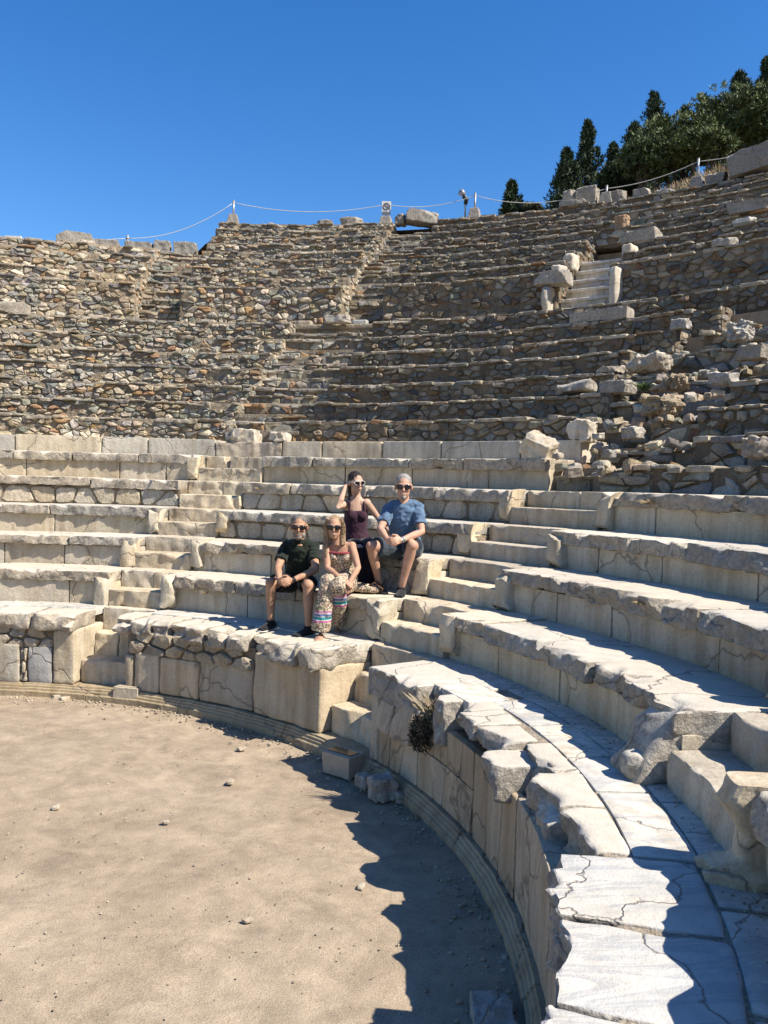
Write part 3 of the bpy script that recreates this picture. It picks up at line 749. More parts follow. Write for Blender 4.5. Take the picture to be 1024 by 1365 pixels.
# ================================================================== RUBBLE TIERS
def tier(a0, a1, r, z0, z1, label, deep=.8, **k):
    m = (a0+a1)/2; g = random.Random(nxt()); mb = MB()
    rubble(mb, a0, a1, r, z0, z1, g, deep=deep, **k)
    o = mb.build('rubble_tier', [M['rubble'], M['mortar']], None, smooth=False, loc=(r*math.cos(R_(m)), r*math.sin(R_(m)), z0))
    return tag(o, label, 'stone tier', 'rubble seating tiers')
NUM = ['lowest', 'second', 'third', 'fourth', 'fifth', 'sixth', 'seventh', 'eighth', 'ninth']
ul = ['U1', 'U2', 'U3', 'U4', 'U5', 'U6', 'W']
SECT = [(A1+.3, LEFT, 'left of the ruined stair'), (40.5, A0-.3, 'left of the collapsed gap'), (8., 31.0, 'right of the collapsed gap')]
def dark(g): return rub_col(g)*.85
for i, lv in enumerate(ul):
    r, z = LV[lv]; zb = LV[order[order.index(lv)-1]][1]; nx = LV[ul[i+1]][0] if i < 6 else DW
    for si, (a0, a1, wh) in enumerate(SECT):
        kw = dict(dark=1.2, deep=nx-r+.25, cw=.165 if si == 0 else .18, ch=.088 if si == 0 else .10)  # left sector stones brightened, painting its sunlight into their colour
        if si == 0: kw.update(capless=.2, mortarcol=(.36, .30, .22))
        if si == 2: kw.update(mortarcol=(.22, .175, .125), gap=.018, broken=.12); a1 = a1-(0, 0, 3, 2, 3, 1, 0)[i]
        if si >= 1: kw.update(dark=.72)  # stones right of the ruined stair darkened: shade put into their colour
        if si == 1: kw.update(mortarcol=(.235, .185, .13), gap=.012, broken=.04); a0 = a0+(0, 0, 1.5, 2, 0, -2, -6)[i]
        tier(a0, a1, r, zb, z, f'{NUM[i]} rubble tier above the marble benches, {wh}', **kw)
# robbed rows on the right whose marble is gone
tier(8, B0-.6, LV['R5'][0]+.03, LV['R4'][1]-.02, 2.95, 'bottom rubble row with lost marble facing, directly behind the top right bench', deep=1., cw=.22, ch=.125, gap=.022, mortarcol=(.22, .175, .125))
tier(8, B0-.6, LV['R6'][0], 2.93, 3.33, 'second rubble row with lost marble facing, behind the top right bench', deep=.85, cw=.22, ch=.13, gap=.022, mortarcol=(.22, .175, .125))
# marble step remains of the central stair at the robbed rows
# lower ruined stair (continues the left stair)
rs_ = empty('rubble_stair', (10.2*math.cos(R_(72.5)), 10.2*math.sin(R_(72.5)), 3.34), 'ruined rubble stair climbing the lower rubble tiers above the left marble stair', 'stairs', 'ruined rubble stairs')
def rub_stair(t, a0, a1, lv):
    for (r, zb, z, rn) in lv:
        g2 = random.Random(nxt())
        for (rr, p, q) in ((r+.02, zb, (zb+z)/2), (r+.30, (zb+z)/2, z)):
            mb = MB(); rubble(mb, a0, a1, rr+g2.uniform(-.05, .05), p, q+g2.uniform(-.04, .03), g2, deep=.75, cw=.2, ch=.13, broken=.3, mortarcol=(.34, .285, .21))
            mb.build('step', [M['rubble'], M['mortar']], t, smooth=False)
lvs = []
for i, lv in enumerate(ul):
    lvs.append((LV[lv][0], LV[order[order.index(lv)-1]][1], LV[lv][1], 0))
rub_stair(rs_, A0-.4, A1+.4, lvs)
# great wall of the upper block + its tiers
S1 = (87.7, 91.6); S2 = (69.4, 73.2); SW = (50.2, 54.6)
# walk in front of the great wall
mb = MB(); slab(mb, 20, LEFT, LV['W'][0]+.3, DW+.3, LV['W'][1]-.12, LV['W'][1]+.004, .02, .02, 4, (.42, .35, .26), .12)
struct(mb.build('path', M['mortar']))
USEC = [(S1[1], LEFT, 'left of the upper left stair'), (S2[1], S1[0], 'between both upper rubble stairs'), (SW[1], S2[0], 'just left of the white steps'), (24., SW[0], 'right of the white steps')]
for si, (a0, a1, wh) in enumerate(USEC):
    top = 5 if si == 0 else 9
    for i in range(top):
        r, z = UP[i]; zb = LV['W'][1] if i == 0 else UP[i-1][1]
        b1, b0 = a1, a0
        kw = dict(deep=.9, cw=.18, ch=.095, dark=.76 if si >= 2 else 1.2)  # sunlit left sectors brighter, shaded right ones darker, painted into the stone tone
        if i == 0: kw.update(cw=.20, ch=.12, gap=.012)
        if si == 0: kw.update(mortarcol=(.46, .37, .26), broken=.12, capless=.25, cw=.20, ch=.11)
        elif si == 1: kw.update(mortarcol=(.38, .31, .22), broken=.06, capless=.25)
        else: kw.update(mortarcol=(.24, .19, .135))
        if i == 8: kw.update(deep=1.6, broken=.15)
        if si == 0 and i == 4: kw.update(deep=2.2, broken=.3)
        lab = f'tall rubble wall at the foot of the upper block, {wh}' if i == 0 else f'{NUM[i-1]} rubble tier above the tall wall, {wh}'
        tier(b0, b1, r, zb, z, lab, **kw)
for i in range(4, 9):
    r, z = UP[i]
    tier(SW[0], SW[1], r, UP[i-1][1], z, f'short {NUM[i-4]} rubble tier bridging the gap straight above the white steps', deep=.9 if i < 8 else 1.6, cw=.27, ch=.16, mortarcol=(.24, .19, .135), broken=.1)
for (s0, s1, lab, top) in ((S1[0], S1[1], 'ruined rubble stair at the upper left notch, left of the higher wall', 5), (S2[0], S2[1], 'ruined rubble stair through the upper block, below the round sign', 8)):
    m = (s0+s1)/2; t = empty('rubble_stair', (15.8*math.cos(R_(m)), 15.8*math.sin(R_(m)), 6.24), lab, 'stairs', 'ruined rubble stairs')
    lv = [(DW+.02+.31*i, 6.24+.38*i, 6.24+.38*(i+1), 0) for i in range(3)]
    lv += [(UP[i][0]+.10+(.25 if i == 1 else 0), UP[i-1][1] if i > 1 else 7.38, UP[i][1]-.02, 0) for i in range(1, top)]
    rub_stair(t, s0-.1, s1+.1, lv)
# white marble steps with cheek stones
ws = empty('white_stair', (DW*math.cos(R_(52.5)), DW*math.sin(R_(52.5)), 6.24), 'white marble steps with pale cheek stones set in the upper rubble wall', 'stairs')
for i in range(6):
    z0 = 6.24+.27*i-.02; z1 = 6.24+.27*(i+1); r0 = DW-.08+.30*i
    part(ws, 'step', M['marble'], SW[0]+.15, SW[1]-.15, r0+.05, r0+.75, z0, z1-.05, rad=.01, amp=.006, col=(.74, .68, .58), res=.06)
    part(ws, 'tread_slab', M['marble'], SW[0]+.2, SW[1]-.2, r0-.01+g.uniform(-.012, .012), r0+.6, z1-.06, z1+.012, rad=.024, amp=.010, col=(.86, .80, .70), res=.05)
part(ws, 'step', M['marble'], SW[0]-.1, SW[1]+.1, DW+1.75, DW+3.0, 7.5, 7.9, rad=.02, amp=.01, col=(.52, .46, .38), res=.08)
for (az, r, z0, z1, w) in ((SW[1]+.4, DW-.08, 6.24, 7.0, .075), (SW[1]+.35, DW+.5, 7.25, 7.6, .12), (SW[1]+.05, DW+1.0, 7.6, 7.95, .12), (SW[0]-.6, DW-.10, 6.3, 7.25, .085), (SW[0]-.15, DW+1.0, 7.55, 7.98, .11)):
    mb = MB(); p = np.array([r*math.cos(R_(az)), r*math.sin(R_(az)), (z0+z1)/2])
    boulder(mb, p, (w, .24, (z1-z0)/2), R_(az-90), (0.08, 0), .06, .03, 3, 4, (.75, .95), (.68, .62, .52))
    mb.build('cheek_stone', M['marble'], ws)
# ================================================================== LOOSE STONES, COLLAPSE, EQUIPMENT
def rock(name, label, cat, cen, half, rz=0., tilt=(0, 0), col=(.58, .52, .42), mat='lip', group=None, **k):
    mb = MB(); d = dict(rad=.012, amp=.02, freq=5., cuts=8, cut=(.66, .95)); d.update(k); d['cuts'] += 3; half = tuple(half); d.setdefault('res', max(.018, max(half)/12))
    c = np.array(cen, float); boulder(mb, (0, 0, 0), half, R_(rz), tilt, col=col, **d)
    v = mb.v[0]
    o = MB(); o.add(v+c, mb.f, col); ob = o.build(name, M[mat], None, loc=(c[0], c[1], c[2]-half[2]), sharp=24)
    return tag(ob, label, cat, group)
def on(lv, x, y, half, rz=None, name='boulder', label='', dz=0., back=None, **k):
    """stone standing on the tread behind the front edge of a level, where the photo shows its foot (pixel x, y)"""
    half = (half[0]*.70, half[1]*.70, half[2]*.60)
    R, z = LV[lv] if isinstance(lv, str) else lv
    p = at_radius(x, y, R+(half[1] if back is None else back)); p[2] = z+half[2]*.92+dz
    return rock(name, label, k.pop('cat', 'stone'), p, half, (azd(p)-90) if rz is None else rz, **k)
# collapse of the lower tiers behind the central stair: sunken broken courses, then tumbled stones
gap_l = {'R5': (B0-.5, B1+.3), 'R6': (B0-.5, 38.0), 'U1': (30.6, 40.7), 'U2': (28.2, 42.), 'U3': (29.0, 42.6), 'U4': (28.2, 40.8), 'U5': (30.2, 38.8), 'U6': (31., 34.8)}
for i, (lv, (q0, q1)) in enumerate(gap_l.items()):
    R, z = LV[lv]; zb = LV[order[order.index(lv)-1]][1]; g2 = random.Random(nxt())
    t = empty('collapsed_tier', (R*math.cos(R_((q0+q1)/2)), R*math.sin(R_((q0+q1)/2)), zb), f'{NUM[i]} sunken broken course in the collapsed gap above the central stair', 'stone tier', 'collapsed courses in the gap')
    m = q0+(q1-q0)*g2.uniform(.42, .58); h = z-zb
    for (a, b, dz, dr) in ((q0, m, g2.uniform(.10, .22), g2.uniform(.0, .12)), (m, q1, g2.uniform(.08, .2), g2.uniform(.04, .2))):
        mb = MB(); rubble(mb, a, b, R+dr+.02, zb-.03, z-dz, g2, cw=.3, ch=.15, gap=.02, depth=(.02, .10), broken=.4, deep=.95, mortarcol=(.27, .225, .165))
        mb.build('broken_course', [M['rubble'], M['mortar']], t, smooth=False)
g3 = random.Random(5)
mb = MB()                                                             # small tumbled rubble nobody could count
for lv, (q0, q1) in gap_l.items():
    R, z = LV[lv]
    for k in range(34):
        a = g3.uniform(q0, q1); r = R+g3.uniform(.0, .6); s = g3.uniform(.025, .075)
        boulder(mb, (r*math.cos(R_(a)), r*math.sin(R_(a)), z-.14+g3.uniform(-.03, .05)), (s*g3.uniform(1, 1.7), s, s*g3.uniform(.5, .9)), g3.uniform(0, 6), (g3.uniform(-.4, .4), g3.uniform(-.4, .4)), .01, .012, 3, 4, col=rub_col(g3)*1.1, res=s*.6)
tag(mb.build('rubble', M['rubble'], None, smooth=False), 'loose small rubble spilling down the collapsed gap', 'rubble', None, 'stuff')
GR = 'tumbled stones of the collapsed gap'
PALE = (.58, .53, .45); GREY = (.44, .42, .39); TAN = (.58, .49, .37); RUST = (.46, .31, .20)
on('R6', 775, 607, (.26, .16, .23), label='pale squarish marble block ending the low parapet at the gap', mat='marble', col=(.70, .63, .52), tilt=(0, .15), name='marble_block', cuts=5)
on('R5', 718, 645, (.30, .20, .26), label='big pale worn marble end stone sloping beside the gap, above the central stair', mat='marble', col=(.68, .60, .47), tilt=(.2, .5), name='marble_block', cuts=7)
on('U2', 768, 523, (.46, .30, .13), label='long pale slab tipped towards the viewer at the gap', tilt=(-.18, -.12), name='fallen_slab', col=PALE, mat='lip', dz=.03)
on('U2', 824, 522, (.32, .24, .15), label='pale rectangular block lying beside the tipped slab', name='marble_block', mat='lip', col=PALE, cuts=3, cut=(.85, 1.0))
on('U3', 815, 500, (.26, .2, .09), label='flat stone resting on top behind the pale rectangular block', name='boulder', col=TAN)
on('U3', 868, 490, (.40, .28, .17), label='broad lumpy cream boulder in the middle of the gap', name='boulder', mat='lip', col=(.64, .57, .46), amp=.06, cuts=9)
on('U6', 801, 431, (.80, .24, .17), label='long pale beam block lying on the tier below the white steps', name='marble_block', mat='lip', col=(.62, .56, .46), cuts=3, cut=(.9, 1.0), amp=.02)
on('U5', 908, 432, (.20, .16, .13), label='light grey cut block up on the right tiers', name='marble_block', col=(.60, .59, .56), cuts=3, cut=(.85, 1))
on('U4', 985, 462, (.24, .20, .20), label='grey-white carved capital fragment with a hole, right side', name='carved_fragment', mat='lip', col=(.64, .62, .57), amp=.06, cuts=8)
on('U3', 1003, 480, (.30, .22, .16), label='brown boulder at the right edge under the carved fragment', col=(.42, .37, .29))
on('U2', 962, 538, (.24, .18, .13), label='pale wedge-shaped stone in the dark recess at right', mat='lip', col=(.62, .60, .55), cuts=5)
on('U2', 898, 535, (.22, .22, .15), label='brown lump of mortared masonry right of the gap', name='masonry_lump', mat='mortar', col=(.42, .34, .24), amp=.06)
on('U1', 878, 560, (.30, .26, .17), label='tan crumbling masonry stump beside the green weed', name='masonry_lump', mat='mortar', col=(.48, .39, .27), amp=.08)
on('U2', 880, 520, (.30, .2, .06), label='thin flat capping stone on the masonry stump', name='boulder', col=(.55, .49, .4))
on('R6', 842, 598, (.20, .14, .12), label='rounded pale boulder low in the gap near the parapet end', mat='lip', col=PALE)
on('U1', 852, 572, (.12, .1, .08), label='small white stone above the rounded pale boulder', col=(.70, .66, .58))
on('R6', 797, 608, (.11, .09, .07), label='small cream stone right of the squarish marble block', col=(.66, .60, .5))
on('R5', 812, 628, (.10, .09, .08), label='pointed grey stone at the foot of the gap', col=GREY)
on('R5', 742, 640, (.10, .08, .06), label='small tan stone against the big worn end stone', col=TAN)
on('R5', 1018, 630, (.30, .2, .14), label='rounded brown boulder at the right edge on the robbed row', col=(.46, .38, .29), amp=.05)
on('R6', 328, 585, (.34, .22, .19), label='cream block slumped at the top of the left marble stair', name='marble_block', mat='marble', col=(.70, .62, .50), cuts=6, dz=-.03)
on('R6', 372, 588, (.26, .18, .12), label='low broken pale stone beside the slumped cream block', name='boulder', mat='marble', col=(.66, .6, .5))
on('W', 450, 437, (.42, .2, .12), label='smooth white slab on the walk under the rubble stair', name='fallen_slab', mat='marble', col=(.66, .61, .53), cuts=4)
# stones at the top
TOPR, TOPZ = UP[8]
def top(x, y, half, label, R=None, z=None, **k):
    R = TOPR+.35 if R is None else R; half = (half[0]*.85, half[1]*.85, half[2]*.82)
    p = at_radius(x, y, R); p[2] = p[2] if z == 'pix' else (TOPZ if z is None else z)+half[2]*.9
    return rock(k.pop('name', 'stone_block'), label, k.pop('cat', 'stone'), p, half, azd(p)-90+k.pop('turn', 0), **k)
top(563, 288, (.56, .35, .22), 'large tilted grey block on the skyline right of the sign', tilt=(0, .12), col=(.46, .43, .37), cuts=5, turn=15)
top(534, 290, (.17, .2, .19), 'small upright block on the skyline behind the sign', col=(.44, .41, .35))
top(434, 297, (.28, .25, .10), 'flat tan boulder on the skyline, middle of the top wall', col=(.46, .39, .29), name='boulder')
top(469, 296, (.38, .3, .14), 'pale humped boulder on the skyline left of the sign', col=(.60, .54, .45), name='boulder', cuts=9)
top(762, 262, (.22, .3, .40), 'tall pale block, left one of the pair on the skyline below the cypresses', col=(.56, .5, .41), z=TOPZ-.1, cuts=3)
top(784, 261, (.32, .3, .40), 'tall tan block, right one of the pair on the skyline below the cypresses', col=(.58, .51, .40), z=TOPZ-.1, cuts=3, cut=(.85, 1))
top(766, 272, (.50, .22, .10), 'low flat slab lying in front of the pair of tall blocks', col=(.55, .5, .42), R=TOPR+.1)
top(824, 262, (.24, .2, .20), 'rough brown stone right of the pair of tall blocks', col=(.44, .38, .29), name='boulder')
top(856, 257, (.26, .2, .18), 'pale stone at the start of the dry slope', col=(.58, .52, .42), name='boulder')
top(888, 250, (.30, .2, .10), 'flat white stone on the dry slope near the second post', col=(.62, .58, .5), name='boulder')
top(957, 238, (.3, .25, .2), 'dark rough boulder on the slope beside the rightmost post', col=(.34, .31, .27), name='boulder')
top(1006, 212, (.62, .5, .36), 'huge dark weathered block on the slope at the right edge', z=TOPZ+.12, col=(.38, .35, .29), cuts=4, cut=(.85, 1), tilt=(0, -.14))
LZ = UP[4][1]; LRr = UP[4][0]+.5
top(100, 318, (.52, .35, .22), 'big grey boulder crowning the left wall', R=LRr, z=LZ, col=(.48, .45, .39), tilt=(0, .06), cuts=5, name='boulder')
top(92, 330, (.26, .3, .1), 'brown flat stone under the big crowning boulder', R=LRr-.15, z=LZ-.1, col=(.40, .32, .22), name='boulder')
top(118, 332, (.22, .3, .12), 'tan square stone right of the crowning boulder', R=LRr-.2, z=LZ-.08, col=(.50, .41, .28))
for q, (x, y, w_, h_, lab) in enumerate(((140, 330, .48, .22, 'first rough grey block along the left skyline, after the big boulder'), (186, 332, .52, .20, 'rough grey block behind the short iron stub'), (217, 332, .28, .24, 'square grey block at the right of the iron stub'), (248, 334, .40, .24, 'wide grey block next to the higher wall corner'))):
    top(x, y, (w_, .3, h_), lab, R=TOPR+.2, z='pix', col=(.42, .40, .35), cuts=4, cut=(.8, 1), group='grey blocks on the left skyline')
top(180, 336, (.72, .3, .06), 'long flat slab jutting over the left notch', R=UP[6][0], z='pix', col=(.46, .42, .35), name='fallen_slab', cuts=3)
top(228, 343, (.34, .25, .14), 'grey block lying in the upper left notch', R=UP[7][0], z='pix', col=(.44, .41, .36))
on((DW-.55, LV['W'][1]), 18, 402, (.55, .25, .30), label='big sloping pale boulder at the left edge under the left wall', mat='lip', col=(.58, .5, .38), cuts=8, back=0)
top(856, 327, (.50, .25, .15), 'pale tapered block lying right above the white steps', R=UP[2][0]+.2, z=UP[2][1], col=(.62, .56, .45), mat='lip', cuts=5, name='marble_block')
top(738, 362, (.42, .28, .17), 'pale broken cornice block left of the white steps', R=DW-.05, z=7.05, col=(.64, .59, .5), mat='lip', cuts=6, name='marble_block')
top(830, 292, (.18, .2, .17), 'orange-brown round stone on the upper tiers right of the white steps', R=UP[4][0]+.15, z=UP[4][1], col=RUST, mat='rubble', name='boulder')
top(1000, 300, (.50, .3, .14), 'grey flat boulder on the upper tiers at the right edge', R=UP[3][0]+.1, z=UP[3][1], col=(.46, .43, .37), name='boulder')
top(992, 304, (.28, .14, .05), 'bright white flat stone on the upper tiers at right', R=UP[2][0]+.1, z=UP[2][1], col=(.78, .75, .68), mat='marble', name='boulder')
top(966, 320, (.26, .16, .09), 'pale oblong stone set on the wall top at right', R=UP[0][0]+.1, z=UP[0][1], col=(.6, .56, .48), name='boulder')
# small beige blocks along the foot of the tall wall
for x, y, lab in ((128, 410, 'beige cube at the wall foot left of the upper left stair'), (278, 418, 'beige cube at the wall foot just right of the upper left stair'), (407, 418, 'beige cube at the wall foot left of the middle rubble stair'),
                  (481, 424, 'grey cube inside the foot of the middle rubble stair'), (542, 417, 'beige cube at the wall foot right of the middle rubble stair'), (707, 405, 'beige cube at the wall foot left of the white steps'), (841, 393, 'beige cube at the wall foot right of the white steps')):
    p = at_radius(x, y, DW-.16); p[2] = 6.244; az = azd(p)
    t = empty('light_box', p, lab, 'light', 'beige light boxes along the upper walk')
    mb = MB(); boulder(mb, p+np.array([0, 0, .13]), (.17, .10, .13), R_(az-90), (0, 0), .012, .004, 3, 0, col=(.52, .44, .34) if 'grey' not in lab else (.48, .48, .46), res=.05); mb.build('housing', M['marble'], t)
    er = -np.array([math.cos(R_(az)), math.sin(R_(az)), 0])
    mb = MB(); boulder(mb, p+er*-.02+np.array([0, 0, .262]), (.13, .06, .006), R_(az-90), (0, 0), .004, 0, 3, 0, col=(.05, .05, .05), res=.05); mb.build('lamp_glass', M['glass'], t)
# two boxes and stones on the orchestra floor
def frustum(cx, cy, z0, w0, d0, w1, d1, h, rz, back=0.):
    V = []; 
    for (z, w, d, oy) in ((z0, w0, d0, 0), (z0+h, w1, d1, back)):
        for sx, sy in ((-1, -1), (1, -1), (1, 1), (-1, 1)):
            V.append((sx*w, sy*d+oy, z))
    V = np.array(V); c, s_ = math.cos(rz), math.sin(rz)
    X = V[:, 0]*c-V[:, 1]*s_+cx; Y = V[:, 0]*s_+V[:, 1]*c+cy
    return np.stack([X, Y, V[:, 2]], 1), [(3, 2, 1, 0), (4, 5, 6, 7), (0, 1, 5, 4), (1, 2, 6, 5), (2, 3, 7, 6), (3, 0, 4, 7)]
def bevelled(o, w=.006):
    b = o.modifiers.new('edge', 'BEVEL'); b.width = w; b.segments = 2; b.limit_method = 'ANGLE'; return o
p = at_height(168, 939, 0.0); t = empty('floor_light_box', (p[0], p[1], 0), 'plain cream block-shaped light box in the sun at the foot of the left stair', 'light', 'light boxes on the orchestra floor')
q = p+np.array([.02, .13, 0]); rz = R_(-18)
V, F = frustum(q[0], q[1], -.01, .165, .12, .16, .115, .20, rz); mb = MB(); mb.add(V, F, (.66, .58, .44)); bevelled(mb.build('housing', M['marble'], t, smooth=False))
V, F = frustum(q[0], q[1], .191, .13, .085, .13, .085, .004, rz); mb = MB(); mb.add(V, F, (.6, .53, .4)); mb.build('lid', M['box'], t, smooth=False)
p = at_height(456, 1037, 0.0); t = empty('floor_light_box', (p[0], p[1], 0), 'beige floodlight box with dark slanted glass at the foot of the central stair', 'light', 'light boxes on the orchestra floor')
q = p+np.array([.0, .13, 0]); rz = R_(-42)
V, F = frustum(q[0], q[1], -.01, .155, .085, .165, .12, .20, rz, .02); mb = MB(); mb.add(V, F, (.56, .47, .35)); bevelled(mb.build('housing', M['box'], t, smooth=False))
V, F = frustum(q[0]+.01, q[1]+.02, .192, .14, .06, .14, .06, .006, rz); mb = MB(); mb.add(V, F, (.03, .03, .035)); mb.build('lamp_glass', M['glass'], t, smooth=False)
rock('boulder', 'shaded grey boulder on the floor right of the floodlight box', 'stone', tuple(at_height(508, 1068, 0)+np.array([0, .05, .10])), (.105, .09, .09), 20, col=(.50, .46, .40), mat='rubble', cuts=8, crisp=1)
rock('boulder', 'small shaded stone between the floodlight box and the grey boulder', 'stone', tuple(at_height(484, 1050, 0)+np.array([0, .03, .05])), (.05, .06, .055), 50, col=(.5, .45, .38), mat='rubble')
rock('boulder', 'flat shaded stone fragment against the plinth right of the grey boulder', 'stone', tuple(at_height(534, 1070, 0)+np.array([0, .03, .04])), (.05, .05, .045), 10, col=(.5, .45, .38), mat='rubble')
p = at_height(650, 1365, 0.0); rock('stone_block', 'grey stone block in shade at the bottom edge of the picture', 'stone', (p[0]+.03, p[1]+.02, .015), (.105, .15, .045), -6, col=(.46, .42, .37), mat='marble', cuts=3, cut=(.9, 1))
for x, y, s, lab in ((322, 999, .05, 'flat cream pebble lying near the shadow edge before the corner block'), (308, 1043, .045, 'oblong white pebble alone on the sunlit dirt'), (76, 1077, .045, 'white flat pebble far left on the dirt'), (369, 981, .05, 'brown stone at the foot of the big corner block'), (384, 984, .03, 'little cream stone beside the brown stone under the corner block'), (76, 930, .06, 'pale rubble piece at the foot of the left plinth'), (86, 932, .06, 'cream rubble piece by the plinth, right of the pale one'), (330, 1228, .03, 'white pebble in the lower middle of the dirt'), (482, 1183, .035, 'white pebble in the shadow edge on the dirt'), (221, 1097, .03, 'white pebble left of centre on the dirt')):
    p = at_height(x, y, 0); s *= .72; rock('pebble', lab, 'stone', (p[0], p[1], s*.3), (s*1.3, s*.8, s*.45), g3.uniform(0, 90), col=(.58, .50, .39), mat='marble', amp=.004, rad=.004, group='stones lying on the orchestra floor')
# gravel on the dirt
mb = MB(); g4 = random.Random(3)
base_v, _, base_f = lattice((1, 1, 1), .9, .9)
def pebbles(mb, n, f, s0, s1):
    for _ in range(n):
        x, y, z = f(); s = s0+(s1-s0)*g4.random()**3; c = np.array(g4.choice([(.56, .47, .35), (.48, .39, .28), (.62, .54, .43), (.42, .34, .25), (.54, .44, .31)]))*g4.uniform(.8, 1.15)
        a = g4.uniform(0, 6.3); ca, sa = math.cos(a)*s, math.sin(a)*s; k = g4.uniform(.6, 1)
        v = base_v*np.array([1.0, k, g4.uniform(.4, .7)])
        mb.add(np.stack([x+v[:, 0]*ca-v[:, 1]*sa, y+v[:, 0]*sa+v[:, 1]*ca, z+v[:, 2]*s], 1), base_f, c)
def f_floor():
    while True:
        x, y = g4.uniform(-1.5, 5.3), g4.uniform(-2.5, 5.3)
        if math.hypot(x, y) < 5.33: return x, y, 0
def f_edge():
    a = R_(g4.uniform(-12, 100)); r = 5.36-abs(g4.gauss(0, .16)); return r*math.cos(a), r*math.sin(a), 0
def f_walk():
    a = R_(g4.uniform(-26, 29)); r = 6.31-abs(g4.gauss(0, .09)); return r*math.cos(a), r*math.sin(a), .993
pebbles(mb, 2600, f_floor, .002, .0095); pebbles(mb, 1400, f_edge, .003, .020)
tag(mb.build('gravel', M['rubble'], None), 'fine gravel and chips strewn over the orchestra dirt', 'gravel', None, 'stuff')
mb = MB(); pebbles(mb, 900, f_walk, .003, .010)
for k in range(14):
    R, z = g4.choice([LV['R1'], LV['R2'], LV['R3']])
tag(mb.build('grit', M['rubble'], None), 'grit gathered along the back of the paved walk', 'gravel', None, 'stuff')
# ---- posts, ropes, sign, spotlight on the top edge
def post(x, y, ytop, label, tone=(.45, .42, .37)):
    p = at_radius(x, y, TOPR+.25); p[2] = TOPZ
    dpt = (p-CAM)@CF; h = (y-ytop)/FOC*dpt
    t = empty('fence_post', p, label, 'post', 'rope fence posts on the top edge')
    mb = MB(); V, F = frustum(p[0], p[1], TOPZ-.03, .20, .17, .12, .11, .34, R_(azd(p)-90)); mb.add(V, F, tone); bevelled(mb.build('stone_foot', M['lip'], t, smooth=False), .02)
    mb = MB(); V, F = tube([p+np.array([0, 0, .2]), p+np.array([0, 0, h])], .032, 10); mb.add(V, F, (1, 1, 1)); V, F = tube([p+np.array([0, 0, h]), p+np.array([0, 0, h+.015])], .036, 10); mb.add(V, F)
    mb.build('pole', M['metal'], t); return p+np.array([0, 0, h-.06])
P1 = post(311, 297, 265, 'rope post with stone foot above the corner of the higher left wall')
P2 = post(633, 282, 248, 'grey rope post with stone foot beside the small spotlight')
P3 = post(809, 250, 226, 'rope post just right of the pair of tall blocks')
P4 = post(930, 243, 203, 'rope post on the dry slope under the big bushes')
p = at_radius(515, 285, TOPR+.25); p[2] = TOPZ; d = (p-CAM)@CF; hs = (285-258)/FOC*d
t = empty('sign_post', p, 'small white square prohibition sign on a post on the skyline', 'sign')
mb = MB(); V, F = frustum(p[0], p[1], TOPZ-.03, .20, .17, .14, .12, .26, R_(azd(p)-90)); mb.add(V, F, (.5, .47, .4)); bevelled(mb.build('stone_foot', M['lip'], t, smooth=False), .02)
mb = MB(); V, F = tube([p+np.array([0, 0, .1]), p+np.array([0, 0, hs])], .02, 8); mb.add(V, F); mb.build('pole', M['black'], t)
fw = np.array([CAM[0]-p[0], CAM[1]-p[1], 0]); fw /= np.linalg.norm(fw); lt = np.array([-fw[1], fw[0], 0]); UPV = np.array([0, 0, 1.])
def plate(c, w, h, th, col, parent, name, mat):
    V = [c+lt*sx*w+UPV*sz*h+fw*sy*th for sy in (-1, 1) for sx, sz in ((-1, -1), (1, -1), (1, 1), (-1, 1))]
    F = [(0, 1, 2, 3), (7, 6, 5, 4), (0, 4, 5, 1), (1, 5, 6, 2), (2, 6, 7, 3), (3, 7, 4, 0)]
    mb = MB(); mb.add(np.array(V), F, col); return mb.build(name, mat, parent, smooth=False)
cs = p+UPV*(hs-.08)+fw*.03
plate(cs, .14, .155, .008, (1, 1, 1), t, 'plate', M['signwhite'])
mb = MB(); k = 28
ring = [cs+fw*.014+(lt*math.cos(2*math.pi*j/k)+UPV*math.sin(2*math.pi*j/k))*.095 for j in range(k+1)]
V, F = tube(ring, .013, 6); mb.add(V, F); V, F = tube([cs+fw*.014+(lt*.067+UPV*-.067), cs+fw*.014+(lt*-.067+UPV*.067)], .012, 6); mb.add(V, F)
mb.build('prohibition_mark', M['signgrey'], t)
plate(cs-UPV*.215, .13, .045, .008, (1, 1, 1), t, 'lower_plate', M['signgrey'])
p = at_radius(620, 287, TOPR+.3); p[2] = TOPZ; d = (p-CAM)@CF
t = empty('spotlight', p, 'small spotlight on a thin stake beside the grey rope post', 'light')
mb = MB(); V, F = tube([p, p+UPV*.72], .028, 8); mb.add(V, F); mb.build('stake', M['metal'], t)
mb = MB(); V, F = tube([p+UPV*.48, p+UPV*.62+lt*.03, p+UPV*.70+lt*-.08], [.06, .07, .05], 10); mb.add(V, F); mb.build('bracket', M['black'], t)
mb = MB(); V, F = tube([p+UPV*.76+lt*-.02-fw*.04, p+UPV*.80+lt*-.1, p+UPV*.82+lt*-.16+fw*.04], [.05, .09, .10], 14); mb.add(V, F); mb.build('lamp_head', M['metal'], t)
p = at_radius(170, 330, TOPR); p[2] = p[2]-.05
mb = MB(); V, F = tube([p+UPV*-.1, p+UPV*.42], .035, 8); mb.add(V, F); V, F = tube([p+UPV*.3, p+UPV*.36], .05, 8); mb.add(V, F)
tag(mb.build('iron_stub', M['metal'], None, loc=(p[0], p[1], p[2]-.1)), 'short iron stub holding the rope on the left skyline', 'post'); PL = p+UPV*.33
p = at_radius(18, 330, LRr+.6); p[2] = LZ+.02; plate(p+UPV*.12, .22, .13, .06, (1, 1, 1), None, 'electric_box', M['signwhite'])
